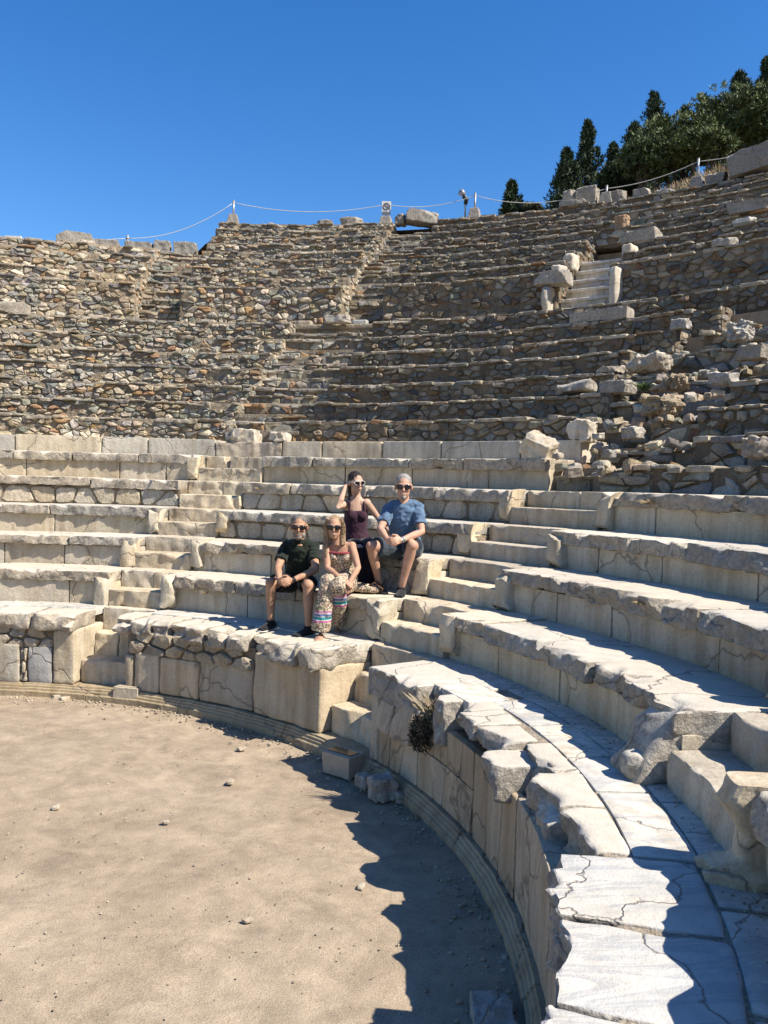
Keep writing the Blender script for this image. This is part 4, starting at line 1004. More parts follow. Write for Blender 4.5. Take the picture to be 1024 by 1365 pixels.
bx = bpy.data.objects['electric_box']; tag(bx, 'small white electric box on the left wall top', 'box')
def rope(a, b, sag, label):
    pts = [a+(b-a)*u-UPV*sag*4*u*(1-u) for u in np.linspace(0, 1, 17)]
    mb = MB(); V, F = tube(pts, .010, 6); mb.add(V, F); tag(mb.build('rope', M['rope'], None, loc=tuple((a+b)/2)), label, 'rope', 'fence ropes along the skyline')
Pleft = at_radius(-60, 321, TOPR+.5); Pright = at_radius(1090, 178, TOPR+.5); PS = cs+UPV*.06
rope(Pleft, PL, .08, 'rope running low along the left skyline to the iron stub')
rope(PL, P1, .30, 'rope rising from the iron stub to the wall corner post')
rope(P1, PS, .25, 'rope sagging between the wall corner post and the sign')
rope(PS, P2, .18, 'rope between the sign and the grey post by the spotlight')
rope(P2, P3, .30, 'rope passing in front of the cypresses between the grey post and the pair of blocks')
rope(P3, P4, .12, 'rope between the two rightmost posts')
rope(P4, Pright, .10, 'rope leaving the picture at right above the huge block')
# ================================================================== TREES AND PLANTS
def leaf_cloud(mb, cen, rad, n, size, g, dark, light, up=.3, jx=None):
    """n small leaf sprays (bent quads) spread through an ellipsoid"""
    d = np.array([[g.gauss(0, 1) for _ in range(3)] for _ in range(n)]); d /= np.linalg.norm(d, axis=1, keepdims=True)
    r = np.array([g.random()**.42 for _ in range(n)])
    P = np.array(cen)+d*r[:, None]*np.array(rad)
    A = d+np.array([[g.gauss(0, .6) for _ in range(3)] for _ in range(n)])+np.array([0, 0, up]); A /= np.linalg.norm(A, axis=1, keepdims=True)
    B = np.cross(A, np.array([[g.gauss(0, 1) for _ in range(3)] for _ in range(n)])); B /= np.linalg.norm(B, axis=1, keepdims=True)
    s = size*np.array([g.uniform(.6, 1.4) for _ in range(n)])[:, None]
    s = s*1.0; V = np.stack([P-B*s*.32, P+A*s*.55-B*s*.05, P+A*s*1.1, P+B*s*.32+A*s*.3], 1).reshape(-1, 3)
    F = [(4*i, 4*i+3, 4*i+2, 4*i+1) for i in range(n)]
    t = np.array([g.random() for _ in range(n)])[:, None]
    C = np.repeat(np.array(dark)*(1-t)+np.array(light)*t, 4, 0)
    mb.add(V, F, C)
def conifer(x, ybase, ytop, depth, wpx, label, seed, dark=(.022, .040, .018), light=(.065, .10, .04), thin=1., lean=0.):
    g = random.Random(seed); top_ = at_depth(x, ytop, depth); az = azd(top_); rr = np.hypot(*top_[:2])
    zb = min(at_depth(x, ybase, depth)[2], hill_z(rr, az))-.3; base = np.array([top_[0], top_[1], zb]); H = top_[2]-zb; Wd = wpx/FOC*depth/2*1.4
    t = empty('cypress', base, label, 'tree', 'dark conifers behind the theatre')
    mb = MB(); V, F = tube([base, base+UPV*H*.5, base+UPV*H*.96], [H*.022, H*.014, .012], 8); mb.add(V, F)
    for k in range(26):
        f = g.uniform(.12, .95); a = g.uniform(0, 6.28); L = Wd*(1-f)**.7*.9; q = base+UPV*H*f
        V, F = tube([q, q+np.array([math.cos(a)*L*.6, math.sin(a)*L*.6, L*.25]), q+np.array([math.cos(a)*L, math.sin(a)*L, L*.6])], [.03, .018, .006], 5); mb.add(V, F)
    mb.build('trunk', M['bark'], t)
    mb = MB(); n = 170
    for k in range(n):
        f = (k+.5)/n*.97+.02; env = Wd*min(1.15, 1.5*(1-f)**.72)*(.6+.4*min(1, f*4))
        a = k*2.399+g.uniform(-.5, .5); rad = env*g.uniform(.2, .95)*g.choice([1, 1, .6, 1.15]); c = base+np.array([math.cos(a)*rad, math.sin(a)*rad, H*f])
        s = env*.20+.08; leaf_cloud(mb, c, (s, s, s*1.2), int(75*thin), .14, g, dark, light, 1.0)
    leaf_cloud(mb, base+UPV*H*.95, (.10, .10, H*.06), 60, .12, g, dark, light, 1.5)
    mb.build('crown', M['leaf'], t, smooth=False); return t
conifer(683, 300, 243, 34, 36, 'small dark cypress standing alone on the skyline', 21)
conifer(756, 290, 200, 33, 46, 'dark cypress, left and lower one of the close pair', 22)
conifer(784, 290, 162, 34, 46, 'tall pointed dark cypress, highest of the close pair', 23)
conifer(818, 280, 192, 36, 34, 'slim dark cypress right of the tall pointed one', 24)
conifer(846, 275, 165, 35, 56, 'broad dark conifer right of the slim cypress', 26)
conifer(872, 270, 124, 37, 58, 'tall ragged dark conifer rising behind the green bushes', 25, thin=.8)
conifer(986, 250, 96, 36, 60, 'dark conifer top behind the highest bush at right', 27)
conifer(1022, 230, 78, 36, 30, 'narrow dark conifer cut by the right edge', 28)
conifer(913, 250, 142, 39, 30, 'small dark conifer tip behind the bushes', 29)
def bush(x, y, depth, wpx, hpx, label, seed, dark=(.045, .070, .022), light=(.19, .23, .08), name='bush'):
    g = random.Random(seed); c = at_depth(x, y, depth); w_, h_ = wpx/FOC*depth/2, hpx/FOC*depth/2
    rr = np.hypot(*c[:2]); zb = min(c[2]-h_*.8, hill_z(rr, azd(c)))
    base = np.array([c[0], c[1], zb]); t = empty(name, base, label, 'bush', 'green bushes on the slope')
    mb = MB()
    for k in range(9):
        a = g.uniform(0, 6.28); e = c+np.array([math.cos(a)*w_*.6, math.sin(a)*w_*.5, g.uniform(-.1, .6)*h_])
        V, F = tube([base, base*.5+e*.5+UPV*.2, e], [.07, .04, .012], 6); mb.add(V, F)
    mb.build('stem', M['bark'], t)
    mb = MB(); n = 70
    for k in range(n):
        d = np.array([g.gauss(0, 1) for _ in range(3)]); d /= np.linalg.norm(d); r = g.uniform(.45, .95)
        q = c+d*r*np.array([w_, w_*.8, h_]); s = g.uniform(.14, .26)*min(w_, h_)+.06
        b = g.uniform(.75, 1.25)
        leaf_cloud(mb, q, (s, s, s*.9), 130, .14, g, np.array(dark)*b, np.array(light)*b, .6)
    for k in range(40):
        a = g.uniform(0, 6.28); e_ = g.uniform(.2, 1.3); q = c+np.array([math.cos(a)*w_*math.cos(e_)*1.02, math.sin(a)*w_*.8*math.cos(e_), h_*math.sin(e_)*1.02]); leaf_cloud(mb, q, (.09, .09, .13), 30, .10, g, np.array(dark)*1.2, np.array(light)*1.25, 1.0)
    mb.build('crown', M['leaf'], t, smooth=False)
bush(905, 190, 29, 112, 62, 'big light green bush in front of the ragged conifer', 31)
bush(968, 165, 30, 110, 92, 'tallest light green bush under the right conifers', 32)
bush(866, 214, 28.5, 78, 50, 'low dark green bush at the left foot of the bushes', 33, (.03, .05, .018), (.14, .19, .07))
bush(938, 198, 27.5, 84, 40, 'low green bush behind the rightmost rope post', 34, (.04, .06, .02), (.16, .20, .07))
bush(1020, 158, 29, 84, 88, 'green bush at the right edge above the huge block', 35, (.04, .06, .02), (.16, .20, .07))
bush(707, 282, 36, 30, 14, 'low distant olive bush right of the lone cypress', 36, (.07, .075, .045), (.14, .15, .09))
bush(828, 240, 31, 56, 40, 'dark bush behind the post right of the pair of blocks', 37, (.018, .034, .014), (.055, .085, .032))
def tuft(mb, c, n, h, spread, g, dark, light, out=None):
    for k in range(n):
        a = g.uniform(0, 6.28); d = np.array([math.cos(a)*spread*g.random(), math.sin(a)*spread*g.random(), h*g.uniform(.5, 1)])
        if out is not None: d = d+np.array(out)*g.uniform(.3, 1)
        b = np.array(c)+np.array([g.gauss(0, .3)*spread*.4, g.gauss(0, .3)*spread*.4, 0]); s = np.cross(d, [g.gauss(0, 1), g.gauss(0, 1), .2]); s = s/np.linalg.norm(s)*h*.02+1e-4
        t = g.random(); col = np.array(dark)*(1-t)+np.array(light)*t
        mb.add(np.array([b-s, b+s, b+d*.6+s*.7+np.array([0, 0, .1*h]), b+d]), [(0, 1, 2), (0, 2, 3)], col)
g5 = random.Random(9); mb = MB()
for k in range(420):
    az = g5.uniform(40, 57); r = 21.3+abs(g5.gauss(0, 1.9)); z = hill_z(r, az)
    tuft(mb, (r*math.cos(R_(az)), r*math.sin(R_(az)), z-.02), 16, g5.uniform(.15, .42), .22, g5, (.22, .15, .08), (.46, .36, .20))
tag(mb.build('dry_grass', M['leaf'], None, smooth=False), 'dry yellow-brown grass covering the slope below the bushes', 'grass', None, 'stuff')
def weed(c, label, n, h, sp, out, dark, light, leaf=0, name='dry_weed', seed=1):
    g = random.Random(seed); mb = MB(); tuft(mb, c, n, h, sp, g, dark, light, out)
    if leaf: leaf_cloud(mb, np.array(c)+np.array(out)*.8-UPV*h*.45, (sp*.55, sp*.55, h*.6), leaf, .03, g, (.03, .026, .016), (.12, .095, .05), -.3)
    tag(mb.build(name, M['leaf'], None, smooth=False, loc=tuple(c)), label, 'plant')
c = at_radius(578, 958, 5.50); er = -np.array([c[0], c[1], 0])/np.hypot(c[0], c[1])
weed(c, 'dark dry bush with pale twigs growing from the broken podium edge', 60, .24, .18, er*.13, (.25, .19, .12), (.50, .42, .30), 900, 'dry_bush', 2)
for x, y, R, lab, h, green in ((866, 672, LV['R4'][0]+.03, 'brown dry weed hanging from the top right bench', .09, 0), (858, 521, LV['U2'][0], 'bright green weed by the pale rectangular block', .14, 1), (275, 791, LV['R1'][0]+.05, 'dry weed in a joint of the lowest bench left of the green-shirted man', .05, 0), (858, 806, LV['R2'][0]+.05, 'dry weed in the notch of the second bench at right', .07, 0), (345, 652, LV['R4'][0]+.06, 'dry weed in a joint of the fourth bench near the left stair', .05, 0), (1005, 585, LV['U1'][0], 'dry weed at the right edge of the robbed rows', .1, 0)):
    c = at_radius(x, y, R-.03); er = -np.array([c[0], c[1], 0])/np.hypot(c[0], c[1])
    weed(c, lab, 110, h, h*1.3, er*.05-UPV*(0 if green else h*.6), (.06, .09, .02) if green else (.26, .19, .10), (.14, .20, .05) if green else (.58, .46, .28), 120 if green else 0, seed=int(x))
# ================================================================== PEOPLE
def skin_mat(name, col):
    m, nt, b = new_mat(name); k = NB(nt); P = k.obj()
    c = k.mix(col, k.ramp(k.noise(P, 9, 4, .6), [(.3, (.80, .74, .70)), (.7, (1.12, 1.1, 1.08))]), 1., 'MULTIPLY')
    k.l(c, b.inputs['Base Color']); b.inputs['Roughness'].default_value = .62; b.inputs['Specular IOR Level'].default_value = .22
    b.inputs['Subsurface Weight'].default_value = .06; b.inputs['Subsurface Radius'].default_value = (.012, .006, .003)
    k.l(k.bump(k.noise(P, 130, 3, .6), .12, .003), b.inputs['Normal']); return m
def cloth_mat(name, col, var=.18):
    m, nt, b = new_mat(name); k = NB(nt); P = k.obj()
    c = k.mix(col, k.ramp(k.noise(P, 7, 4, .6), [(.3, (1-var,)*3), (.7, (1+var,)*3)]), 1., 'MULTIPLY')
    k.l(c, b.inputs['Base Color']); b.inputs['Roughness'].default_value = .92; b.inputs['Sheen Weight'].default_value = .1
    nb = k.bump(k.noise(P, 16, 3, .55, 1.0), .5, .02); nb = k.bump(k.noise(P, 220, 2, .6), .25, .002, nb); k.l(nb, b.inputs['Normal']); return m
def pattern_mat(name, z0=None, z1=None):
    """cream cloth printed with dark zigzags and rosettes; a striped band between two heights on a trouser leg"""
    m, nt, b = new_mat(name); k = NB(nt); P = k.obj()
    v = k.vor(k.mapping(P, (1, 1, 1)), 30, 'DISTANCE_TO_EDGE').outputs['Distance']
    c = k.mix((.82, .68, .50), (.12, .085, .065), k.ramp(v, [(.06, (.8,)*3), (.11, (0, 0, 0))]))
    v2 = k.vor(P, 30).outputs['Distance']; c = k.mix(c, (.58, .22, .14), k.ramp(v2, [(.20, (.85,)*3), (.30, (0, 0, 0))])); c = k.mix(c, (.06, .05, .045), k.ramp(k.vor(P, 21, 'DISTANCE_TO_EDGE').outputs['Distance'], [(.04, (.75,)*3), (.09, (0, 0, 0))]))
    c = k.mix(c, (.28, .30, .14), k.ramp(k.noise(P, 11, 2), [(.6, (0, 0, 0)), (.64, (.45,)*3)]))
    if z0 is not None:
        s = k.n('ShaderNodeSeparateXYZ'); k.l(P, s.inputs[0])
        t = k.math('DIVIDE', k.math('SUBTRACT', s.outputs[2], z0), z1-z0)
        r = k.n('ShaderNodeValToRGB'); k.l(t, r.inputs[0]); r.color_ramp.interpolation = 'CONSTANT'; e = r.color_ramp.elements
        st = [(0, (.50, .12, .30)), (.14, (.70, .64, .54)), (.22, (.03, .28, .32)), (.46, (.60, .58, .52)), (.54, (.16, .20, .42)), (.74, (.70, .62, .54)), (.84, (.55, .20, .38))]
        while len(e) < len(st): e.new(.5)
        for i, (p_, cc) in enumerate(st): e[i].position = p_; e[i].color = (*cc, 1)
        ins = k.math('MULTIPLY', k.math('GREATER_THAN', t, 0.), k.math('LESS_THAN', t, 1.))
        c = k.mix(c, r.outputs[0], ins)
    k.l(c, b.inputs['Base Color']); b.inputs['Roughness'].default_value = .9
    k.l(k.bump(k.noise(P, 16, 3, .55, 1.0), .5, .02), b.inputs['Normal']); return m
def hair_mat(name, dark, light, rough=.55):
    m, nt, b = new_mat(name); k = NB(nt); P = k.obj()
    n = k.noise(k.mapping(P, (1, 1, .10)), 130, 4, .7); n2 = k.noise(P, 14, 3)
    c = k.ramp(n, [(.3, dark), (.7, light)]); c = k.mix(c, k.ramp(n2, [(.35, (.7,)*3), (.65, (1.2,)*3)]), 1., 'MULTIPLY')
    k.l(c, b.inputs['Base Color']); b.inputs['Roughness'].default_value = rough; k.l(k.bump(n, .9, .01), b.inputs['Normal']); return m
M['hair_grey'] = hair_mat('grey_hair', (.07, .06, .055), (.30, .27, .24)); M['hair_white'] = hair_mat('white_hair', (.16, .145, .13), (.58, .55, .51))
M['hair_dark'] = hair_mat('dark_hair', (.008, .006, .005), (.05, .033, .025), .42); M['hair_blond'] = hair_mat('ash_blond_hair', (.14, .09, .05), (.60, .43, .26))
M['beard'] = simple_mat('grey_beard', (.34, .29, .25), .9, .4, 160, .8)
M['teeth'] = simple_mat('teeth', (.55, .48, .42), .4, .02, 20, 0); M['lips'] = simple_mat('lips', (.36, .14, .12), .5, .1, 40, 0)
M['lens'] = simple_mat('dark_lens', (.012, .009, .010), .12, .05, 20, 0, 0, .6); M['frame_white'] = simple_mat('pale_frame', (.72, .68, .64), .4, .05, 20, 0)
clouds = bpy.data.textures.new('cloth_folds', 'CLOUDS'); clouds.noise_scale = .075; clouds.noise_depth = 1
curls = bpy.data.textures.new('hair_locks', 'CLOUDS'); curls.noise_scale = .022
def organic(name, parts, mat, parent, voxel=.008, smooth=4, folds=0., tex=None):
    mb = MB()
    for V, F in parts: mb.add(V, F)
    o = mb.build(name, mat, parent)
    r = o.modifiers.new('union', 'REMESH'); r.mode = 'VOXEL'; r.voxel_size = voxel; r.use_smooth_shade = True
    s = o.modifiers.new('soften', 'SMOOTH'); s.factor = .5; s.iterations = smooth
    if folds:
        d = o.modifiers.new('folds', 'DISPLACE'); d.texture = tex or clouds; d.strength = folds; d.mid_level = .5; d.texture_coords = 'LOCAL'
    return o
def nrm(v): v = np.asarray(v, float); return v/(np.linalg.norm(v)+1e-9)
def lerp(a, b, t): return np.asarray(a)*(1-t)+np.asarray(b)*t
def hand(w, d, n, side, k=1., curl=(.35, .6, .5)):
    """palm + four bent fingers + thumb; w wrist, d towards the fingers, n the way the palm faces, side = thumb side sign"""
    d = nrm(d); n = nrm(n-d*(n@d)); s = np.cross(d, n)*side; out = []
    out.append(ellipsoid(w+d*.045*k, [d*.052*k, s*.041*k, n*.017*k]))
    out.append(tube([w-d*.02, w+d*.03*k], [.026*k, .027*k], 10))
    for i, L in enumerate((.066, .076, .071, .056)):
        b = w+d*(.086-.004*abs(i-1.2))*k+s*(.030-.020*i)*k; pts = [b-d*.015*k, b]; a = 0
        for j, f in enumerate((.45, .32, .26)):
            a += curl[j]; b = b+(d*math.cos(a)+n*math.sin(a))*L*f*k; pts.append(b)
        out.append(tube(pts, [.0095*k, .0092*k, .0085*k, .008*k, .006*k], 8))
    b = w+d*.022*k+s*.030*k; t1 = nrm(s*.75+d*.65+n*.25); t2 = nrm(s*.25+d*.9+n*.45)
    out.append(tube([b-t1*.01*k, b+t1*.035*k, b+t1*.035*k+t2*.028*k, b+t1*.035*k+t2*.050*k], [.013*k, .0115*k, .0095*k, .007*k], 8))
    return out
def head_parts(c, f, u, k):
    f = nrm(f); u = nrm(u-f*(u@f)); l = np.cross(u, f); E = lambda x, y, z, a, b, d: ellipsoid(c+(l*x+f*y+u*z)*k, [l*a*k, f*b*k, u*d*k])
    P = [E(0, -.012, .032, .075, .096, .088), E(0, .018, -.040, .060, .070, .078), E(0, .058, -.094, .026, .022, .019), E(0, .070, .028, .052, .022, .016),
         E(.036, .062, -.022, .022, .020, .022), E(-.036, .062, -.022, .022, .020, .022), E(.077, -.006, -.006, .011, .022, .032), E(-.077, -.006, -.006, .011, .022, .032),
         E(0, .080, -.055, .026, .013, .010), E(0, .079, -.072, .022, .012, .009)]
    P.append(tube([c+(f*.084+u*.020)*k, c+(f*.100-u*.012)*k, c+(f*.104-u*.030)*k], [.008*k, .011*k, .015*k], 8))
    return P, l, E
def lens_set(c, f, l, u, k, parent, frame, big=1., name='sunglasses'):
    mb = MB(); g_ = lambda x, y, z: c+(l*x+f*y+u*z)*k
    for s in (-1, 1):
        V, F = ellipsoid(g_(s*.034, .094, .008), [(l*.027*big+f*-.006*s)*k, (f*.007)*k, u*.019*big*k], 18, 10); mb.add(V, F, mat=0)
        ring = [g_(s*.034+.028*big*math.cos(q), .094-.006*abs(math.cos(q)), .008+.020*big*math.sin(q)) for q in np.linspace(0, 2*math.pi, 19)]
        V, F = tube(ring, .0034*k, 6); mb.add(V, F, mat=1)
        V, F = tube([g_(s*.066, .088, .016), g_(s*.079, .04, .014), g_(s*.080, -.01, .008)], .004*k, 6); mb.add(V, F, mat=1)
    V, F = tube([g_(-.010, .099, .012), g_(.010, .099, .012)], .004*k, 6); mb.add(V, F, mat=1)
    return mb.build(name, [M['lens'], frame], parent)
def person(label, J, f, hf, skin, k=1.08, female=False, tilt=(0, 0)):
    """one continuous body from joints; f = way the chest faces, hf = way the face looks"""
    base = J['pelvis'].copy(); t = empty('person', base, label, 'person', None)
    f = nrm([f[0], f[1], 0]); l = np.cross(UPV, f)
    B = []
    w = .92 if female else 1.0
    tor = [J['pelvis']-UPV*.07*k, J['pelvis'], J['waist'], J['chest'], J['sh'], J['neck']]
    rad = [(.10*k, .075*k), (.155*k*(1.03 if female else 1), .115*k), (.125*k*w, .092*k*w), (.150*k*w, .112*k*w), (.135*k*w, .085*k*w), (.058*k, .055*k)]
    B.append(tube(tor, rad, 20, l))
    hc = J['head']; hf = nrm(hf); up = nrm(J['head']-J['neck'])*.4+UPV; up = nrm(up+l*tilt[0])
    B.append(tube([J['neck']-UPV*.05*k, J['neck']+UPV*.01, lerp(J['neck'], hc, .55)-hf*.02, hc-UPV*.02-hf*.02], [.066*k*w, .056*k*w, .054*k*w, .05*k], 14))
    HP, hl, E = head_parts(hc, hf, up, k*(1.04 if female else 1.10)); B += HP
    a = .88 if female else 1.
    for S in 'LR':
        sh, el, wr = J['sh'+S], J['el'+S], J['wr'+S]
        B.append(ellipsoid(sh, [l*.058*k*a, f*.056*k*a, UPV*.058*k*a]))
        B.append(tube([lerp(J['sh'], sh, .55), sh, lerp(sh, el, .45), el, lerp(el, wr, .3), wr], [.06*k*a, .055*k*a, .050*k*a, .038*k*a, .041*k*a, .026*k*a], 12))
        hp, kn, an = J['hp'+S], J['kn'+S], J['an'+S]
        B.append(tube([hp, lerp(hp, kn, .5), kn], [.092*k*a, .078*k*a, .056*k*a], 14)); B.append(ellipsoid(kn, [l*.057*k*a, f*.058*k*a, UPV*.057*k*a]))
        sd = nrm(an-kn); bk = nrm(np.cross(sd, l)); bk = bk if bk@f < 0 else -bk
        B.append(tube([kn, lerp(kn, an, .3)+bk*.018*k, lerp(kn, an, .65)+bk*.006, an], [.053*k*a, .058*k*a, .042*k*a, .034*k*a], 14))
        toe = J['toe'+S]; td = nrm([toe[0]-an[0], toe[1]-an[1], 0]); fl = an-UPV*.052*k
        B.append(tube([fl-td*.04*k, fl+td*.04*k-UPV*.008, fl+td*.14*k-UPV*.018*k, fl+td*.185*k-UPV*.022*k], [(.034*k, .034*k), (.040*k, .036*k), (.043*k, .022*k), (.03*k, .015*k)], 12, np.cross(UPV, td)))
        B += J['hand'+S]
    body = organic('body', B, skin, t, .0065, 3)
    return t, l, f, hl, E, k, body, up, hf
def shoe(t, an, toe, k, mat, sole=True):
    td = nrm([toe[0]-an[0], toe[1]-an[1], 0]); fl = an-UPV*.052*k; lt2 = np.cross(UPV, td)
    o = organic('shoe', [tube([fl-td*.075*k-UPV*.005, fl-td*.04*k, fl+td*.05*k-UPV*.008, fl+td*.15*k-UPV*.016*k, fl+td*.215*k-UPV*.022*k], [(.034*k, .034*k), (.044*k, .046*k), (.048*k, .044*k), (.050*k, .030*k), (.032*k, .02*k)], 14, lt2), tube([fl+UPV*.0, an+UPV*.005], [.05*k, .046*k], 12)], mat, t, .006, 2)
    mb = MB(); V, F = tube([fl-td*.085*k-UPV*.036*k, fl-td*.05*k-UPV*.036*k, fl+td*.08*k-UPV*.036*k, fl+td*.17*k-UPV*.036*k, fl+td*.226*k-UPV*.034*k], [(.03*k, .011*k), (.045*k, .012*k), (.050*k, .012*k), (.051*k, .012*k), (.03*k, .009*k)], 16, lt2); mb.add(V, F); so_ = mb.build('sole', M['frame_white'] if sole else mat, o); return o
def sleeves(J, l, f, k, frac, r=.062):
    out = []
    for S in 'LR':
        sh, el = J['sh'+S], J['el'+S]
        out.append(ellipsoid(sh, [l*.062*k, f*.062*k, UPV*.060*k])); out.append(tube([lerp(J['sh'], sh, .15)+UPV*.015, lerp(J['sh'], sh, .6)+UPV*.012, sh, lerp(sh, el, frac*.6), lerp(sh, el, frac)], [.082*k, .082*k, r*k*1.06, r*k*.95, r*k*.97], 14))
    return out
def torso(J, l, k, grow, top='sh', w=1.0, bottom=-.05):
    pts = [J['pelvis']+UPV*bottom*k, J['pelvis']+UPV*.02, J['waist'], J['chest'], J['sh']]
    rad = [(.165*k, .125*k), (.165*k, .128*k), (.148*k*w, .118*k*w), (.163*k*w, .126*k*w), (.146*k*w, .100*k*w)]
    if top == 'neck': pts.append(J['neck']+UPV*-.005); rad.append((.072*k, .070*k))
    return tube(pts, [(a+grow, b+grow) for a, b in rad], 22, l)
def shorts(J, l, f, k, frac, r=.108, hem=.100):
    out = [tube([J['pelvis']-UPV*.085*k, J['pelvis'], J['pelvis']+UPV*.07*k], [(.16*k, .12*k), (.172*k, .132*k), (.158*k, .12*k)], 20, l)]
    for S in 'LR':
        hp, kn = J['hp'+S], J['kn'+S]; out.append(tube([hp, lerp(hp, kn, frac*.5), lerp(hp, kn, frac)], [r*k, r*k*.97, hem*k], 16))
    return out
D = at_depth; H = at_height
TOCAM = lambda p: nrm(np.array([CAM[0]-p[0], CAM[1]-p[1], 0]))
# ---- man in the dark green polo shirt
J = dict(pelvis=D(399, 773, 9.58), waist=D(399, 757, 9.55), chest=D(399, 740, 9.47), sh=D(398.5, 729, 9.42), neck=D(399, 721, 9.39), head=D(399, 702.5, 9.31),
         shR=D(380, 731.5, 9.43), shL=D(417.5, 729.5, 9.42), elR=D(370.5, 757, 9.22), elL=D(421, 760, 9.20), wrR=D(372.5, 772.5, 9.02), wrL=D(389, 774, 9.00),
         hpR=D(389, 777, 9.55), hpL=D(409, 777, 9.52), knR=D(361, 777, 9.22), knL=D(411, 780.5, 8.98), anR=H(361, 827, 1.075), anL=H(411, 835, 1.075), toeR=H(343, 842, .99), toeL=H(388, 850, .99))
J['handR'] = hand(J['wrR'], D(381, 777.5, 8.93)-J['wrR'], D(381, 777, 9.3)-D(379, 776, 9.0), 1, 1.1, (.5, .8, .6))
J['handL'] = hand(J['wrL'], D(377, 776, 8.93)-J['wrL'], D(377, 776, 9.3)-D(378, 776, 9.0), -1, 1.1, (.45, .7, .6))
fc = nrm(TOCAM(J['pelvis'])*1+np.array([-.18, 0, 0]))
HS = 1.10; t, l, f, hl, E, k, body, up, hf = person('man in a dark green polo shirt and black shorts, grey beard and sunglasses, hands clasped', J, fc, TOCAM(J['head'])+np.array([-.05, 0, -.08]), skin_mat('tanned_skin', (.52, .31, .20)))
green = cloth_mat('dark_green_cotton', (.013, .020, .013))
organic('polo_shirt', [torso(J, l, k, .0, 'neck', 1.04)]+sleeves(J, l, f, k, .62, .067)+[tube([J['neck']-UPV*.03, J['neck']+UPV*.022], [(.082*k, .078*k), (.070*k, .068*k)], 16, l)], green, t, .007, 2, .034)
organic('shorts', shorts(J, l, f, k, .78), cloth_mat('black_cotton', (.010, .010, .012)), t, .008, 3, .02)
organic('hair', [E(0, -.018, .047, .0785, .093, .078), E(0, -.05, .005, .079, .066, .06)], M['hair_grey'], t, .006, 2, .006, curls)
organic('beard', [E(0, .060, -.090, .034, .030, .029), E(.036, .040, -.066, .027, .036, .036), E(-.036, .040, -.066, .027, .036, .036), E(0, .084, -.048, .026, .010, .006)], M['beard'], t, .005, 2, .004, curls)
mb = MB(); mb.add(*E(0, .0915, -.064, .013, .004, .0035)); mb.build('teeth', M['teeth'], t)
lens_set(J['head'], hf, hl, up, k*HS, t, M['black'], 1.0)
black_shoe = cloth_mat('black_trainer', (.013, .013, .015))
shoe(t, J['anR'], J['toeR'], k, black_shoe); shoe(t, J['anL'], J['toeL'], k, black_shoe)
def watch(t, el, wr, mat, k=1.08):
    d = nrm(wr-el); p = wr-d*.025; mb = MB(); V, F = tube([p-d*.010, p+d*.010], .033*k, 14); mb.add(V, F)
    V, F = ellipsoid(p+nrm(np.cross(d, UPV))*0+TOCAM(p)*.030, [nrm(np.cross(d, TOCAM(p)))*.020, d*.020, TOCAM(p)*.010]); mb.add(V, F); return mb.build('wristwatch', mat, t)
watch(t, J['elL'], J['wrL'], M['black'])
# ---- woman in patterned strapless jumpsuit
J = dict(pelvis=D(456, 772, 9.16), waist=D(456.5, 758, 9.14), chest=D(454, 741, 9.09), sh=D(452.5, 729, 9.06), neck=D(450, 720.5, 9.03), head=D(446, 703, 8.97),
         shR=D(435.5, 730, 9.06), shL=D(469, 728, 9.04), elR=D(436.5, 757, 8.94), elL=D(477.5, 757, 8.93), wrR=D(456, 773, 8.74), wrL=D(467, 774.5, 8.74),
         hpR=D(449, 776, 9.13), hpL=D(464, 776, 9.12), knR=D(437, 777, 8.76), knL=D(451, 780, 8.72), anR=H(427, 842, 1.05), anL=H(450, 834, 1.05), toeR=H(424, 852, .99), toeL=H(453, 848, .99))
J['handR'] = hand(J['wrR'], D(466, 778, 8.70)-J['wrR'], D(460, 790, 8.75)-D(460, 778, 8.7), -1, 1.0, (.25, .4, .3))
J['handL'] = hand(J['wrL'], D(465, 786, 8.70)-J['wrL'], D(455, 782, 8.9)-D(466, 780, 8.7), -1, 1.0, (.2, .35, .3))
fc = nrm(TOCAM(J['pelvis'])+np.array([-.10, 0, 0]))
HS = 1.04; t, l, f, hl, E, k, body, up, hf = person('woman in a strapless patterned jumpsuit with a striped leg band, long fair hair, sunglasses', J, fc, TOCAM(J['head'])+np.array([-.06, 0, -.06]), skin_mat('tanned_skin_red', (.56, .335, .23)), 1.03, True, (.06, 0))
pat = pattern_mat('printed_cloth')
bust = [ellipsoid(J['chest']+f*.075*k+l*s*.062*k-UPV*.005, [l*.062*k, f*.058*k, UPV*.06*k]) for s in (-1, 1)]
pts = [J['pelvis']-UPV*.09*k, J['pelvis'], J['waist'], lerp(J['waist'], J['chest'], .75), lerp(J['chest'], J['sh'], .45)]
organic('jumpsuit_top', [tube(pts, [(.15*k, .11*k), (.172*k, .13*k), (.135*k, .102*k), (.145*k, .112*k), (.147*k, .108*k)], 22, l)]+bust, pat, t, .007, 2, .012)
mb = MB(); c0 = lerp(J['chest'], J['sh'], .40); ring = [c0+l*.150*k*math.cos(q)+f*.112*k*math.sin(q)+UPV*-.0 for q in np.linspace(0, 2*math.pi, 33)]
V, F = tube(ring, .016, 8); mb.add(V, F); mb.build('red_trim', cloth_mat('red_trim', (.30, .06, .07)), t)
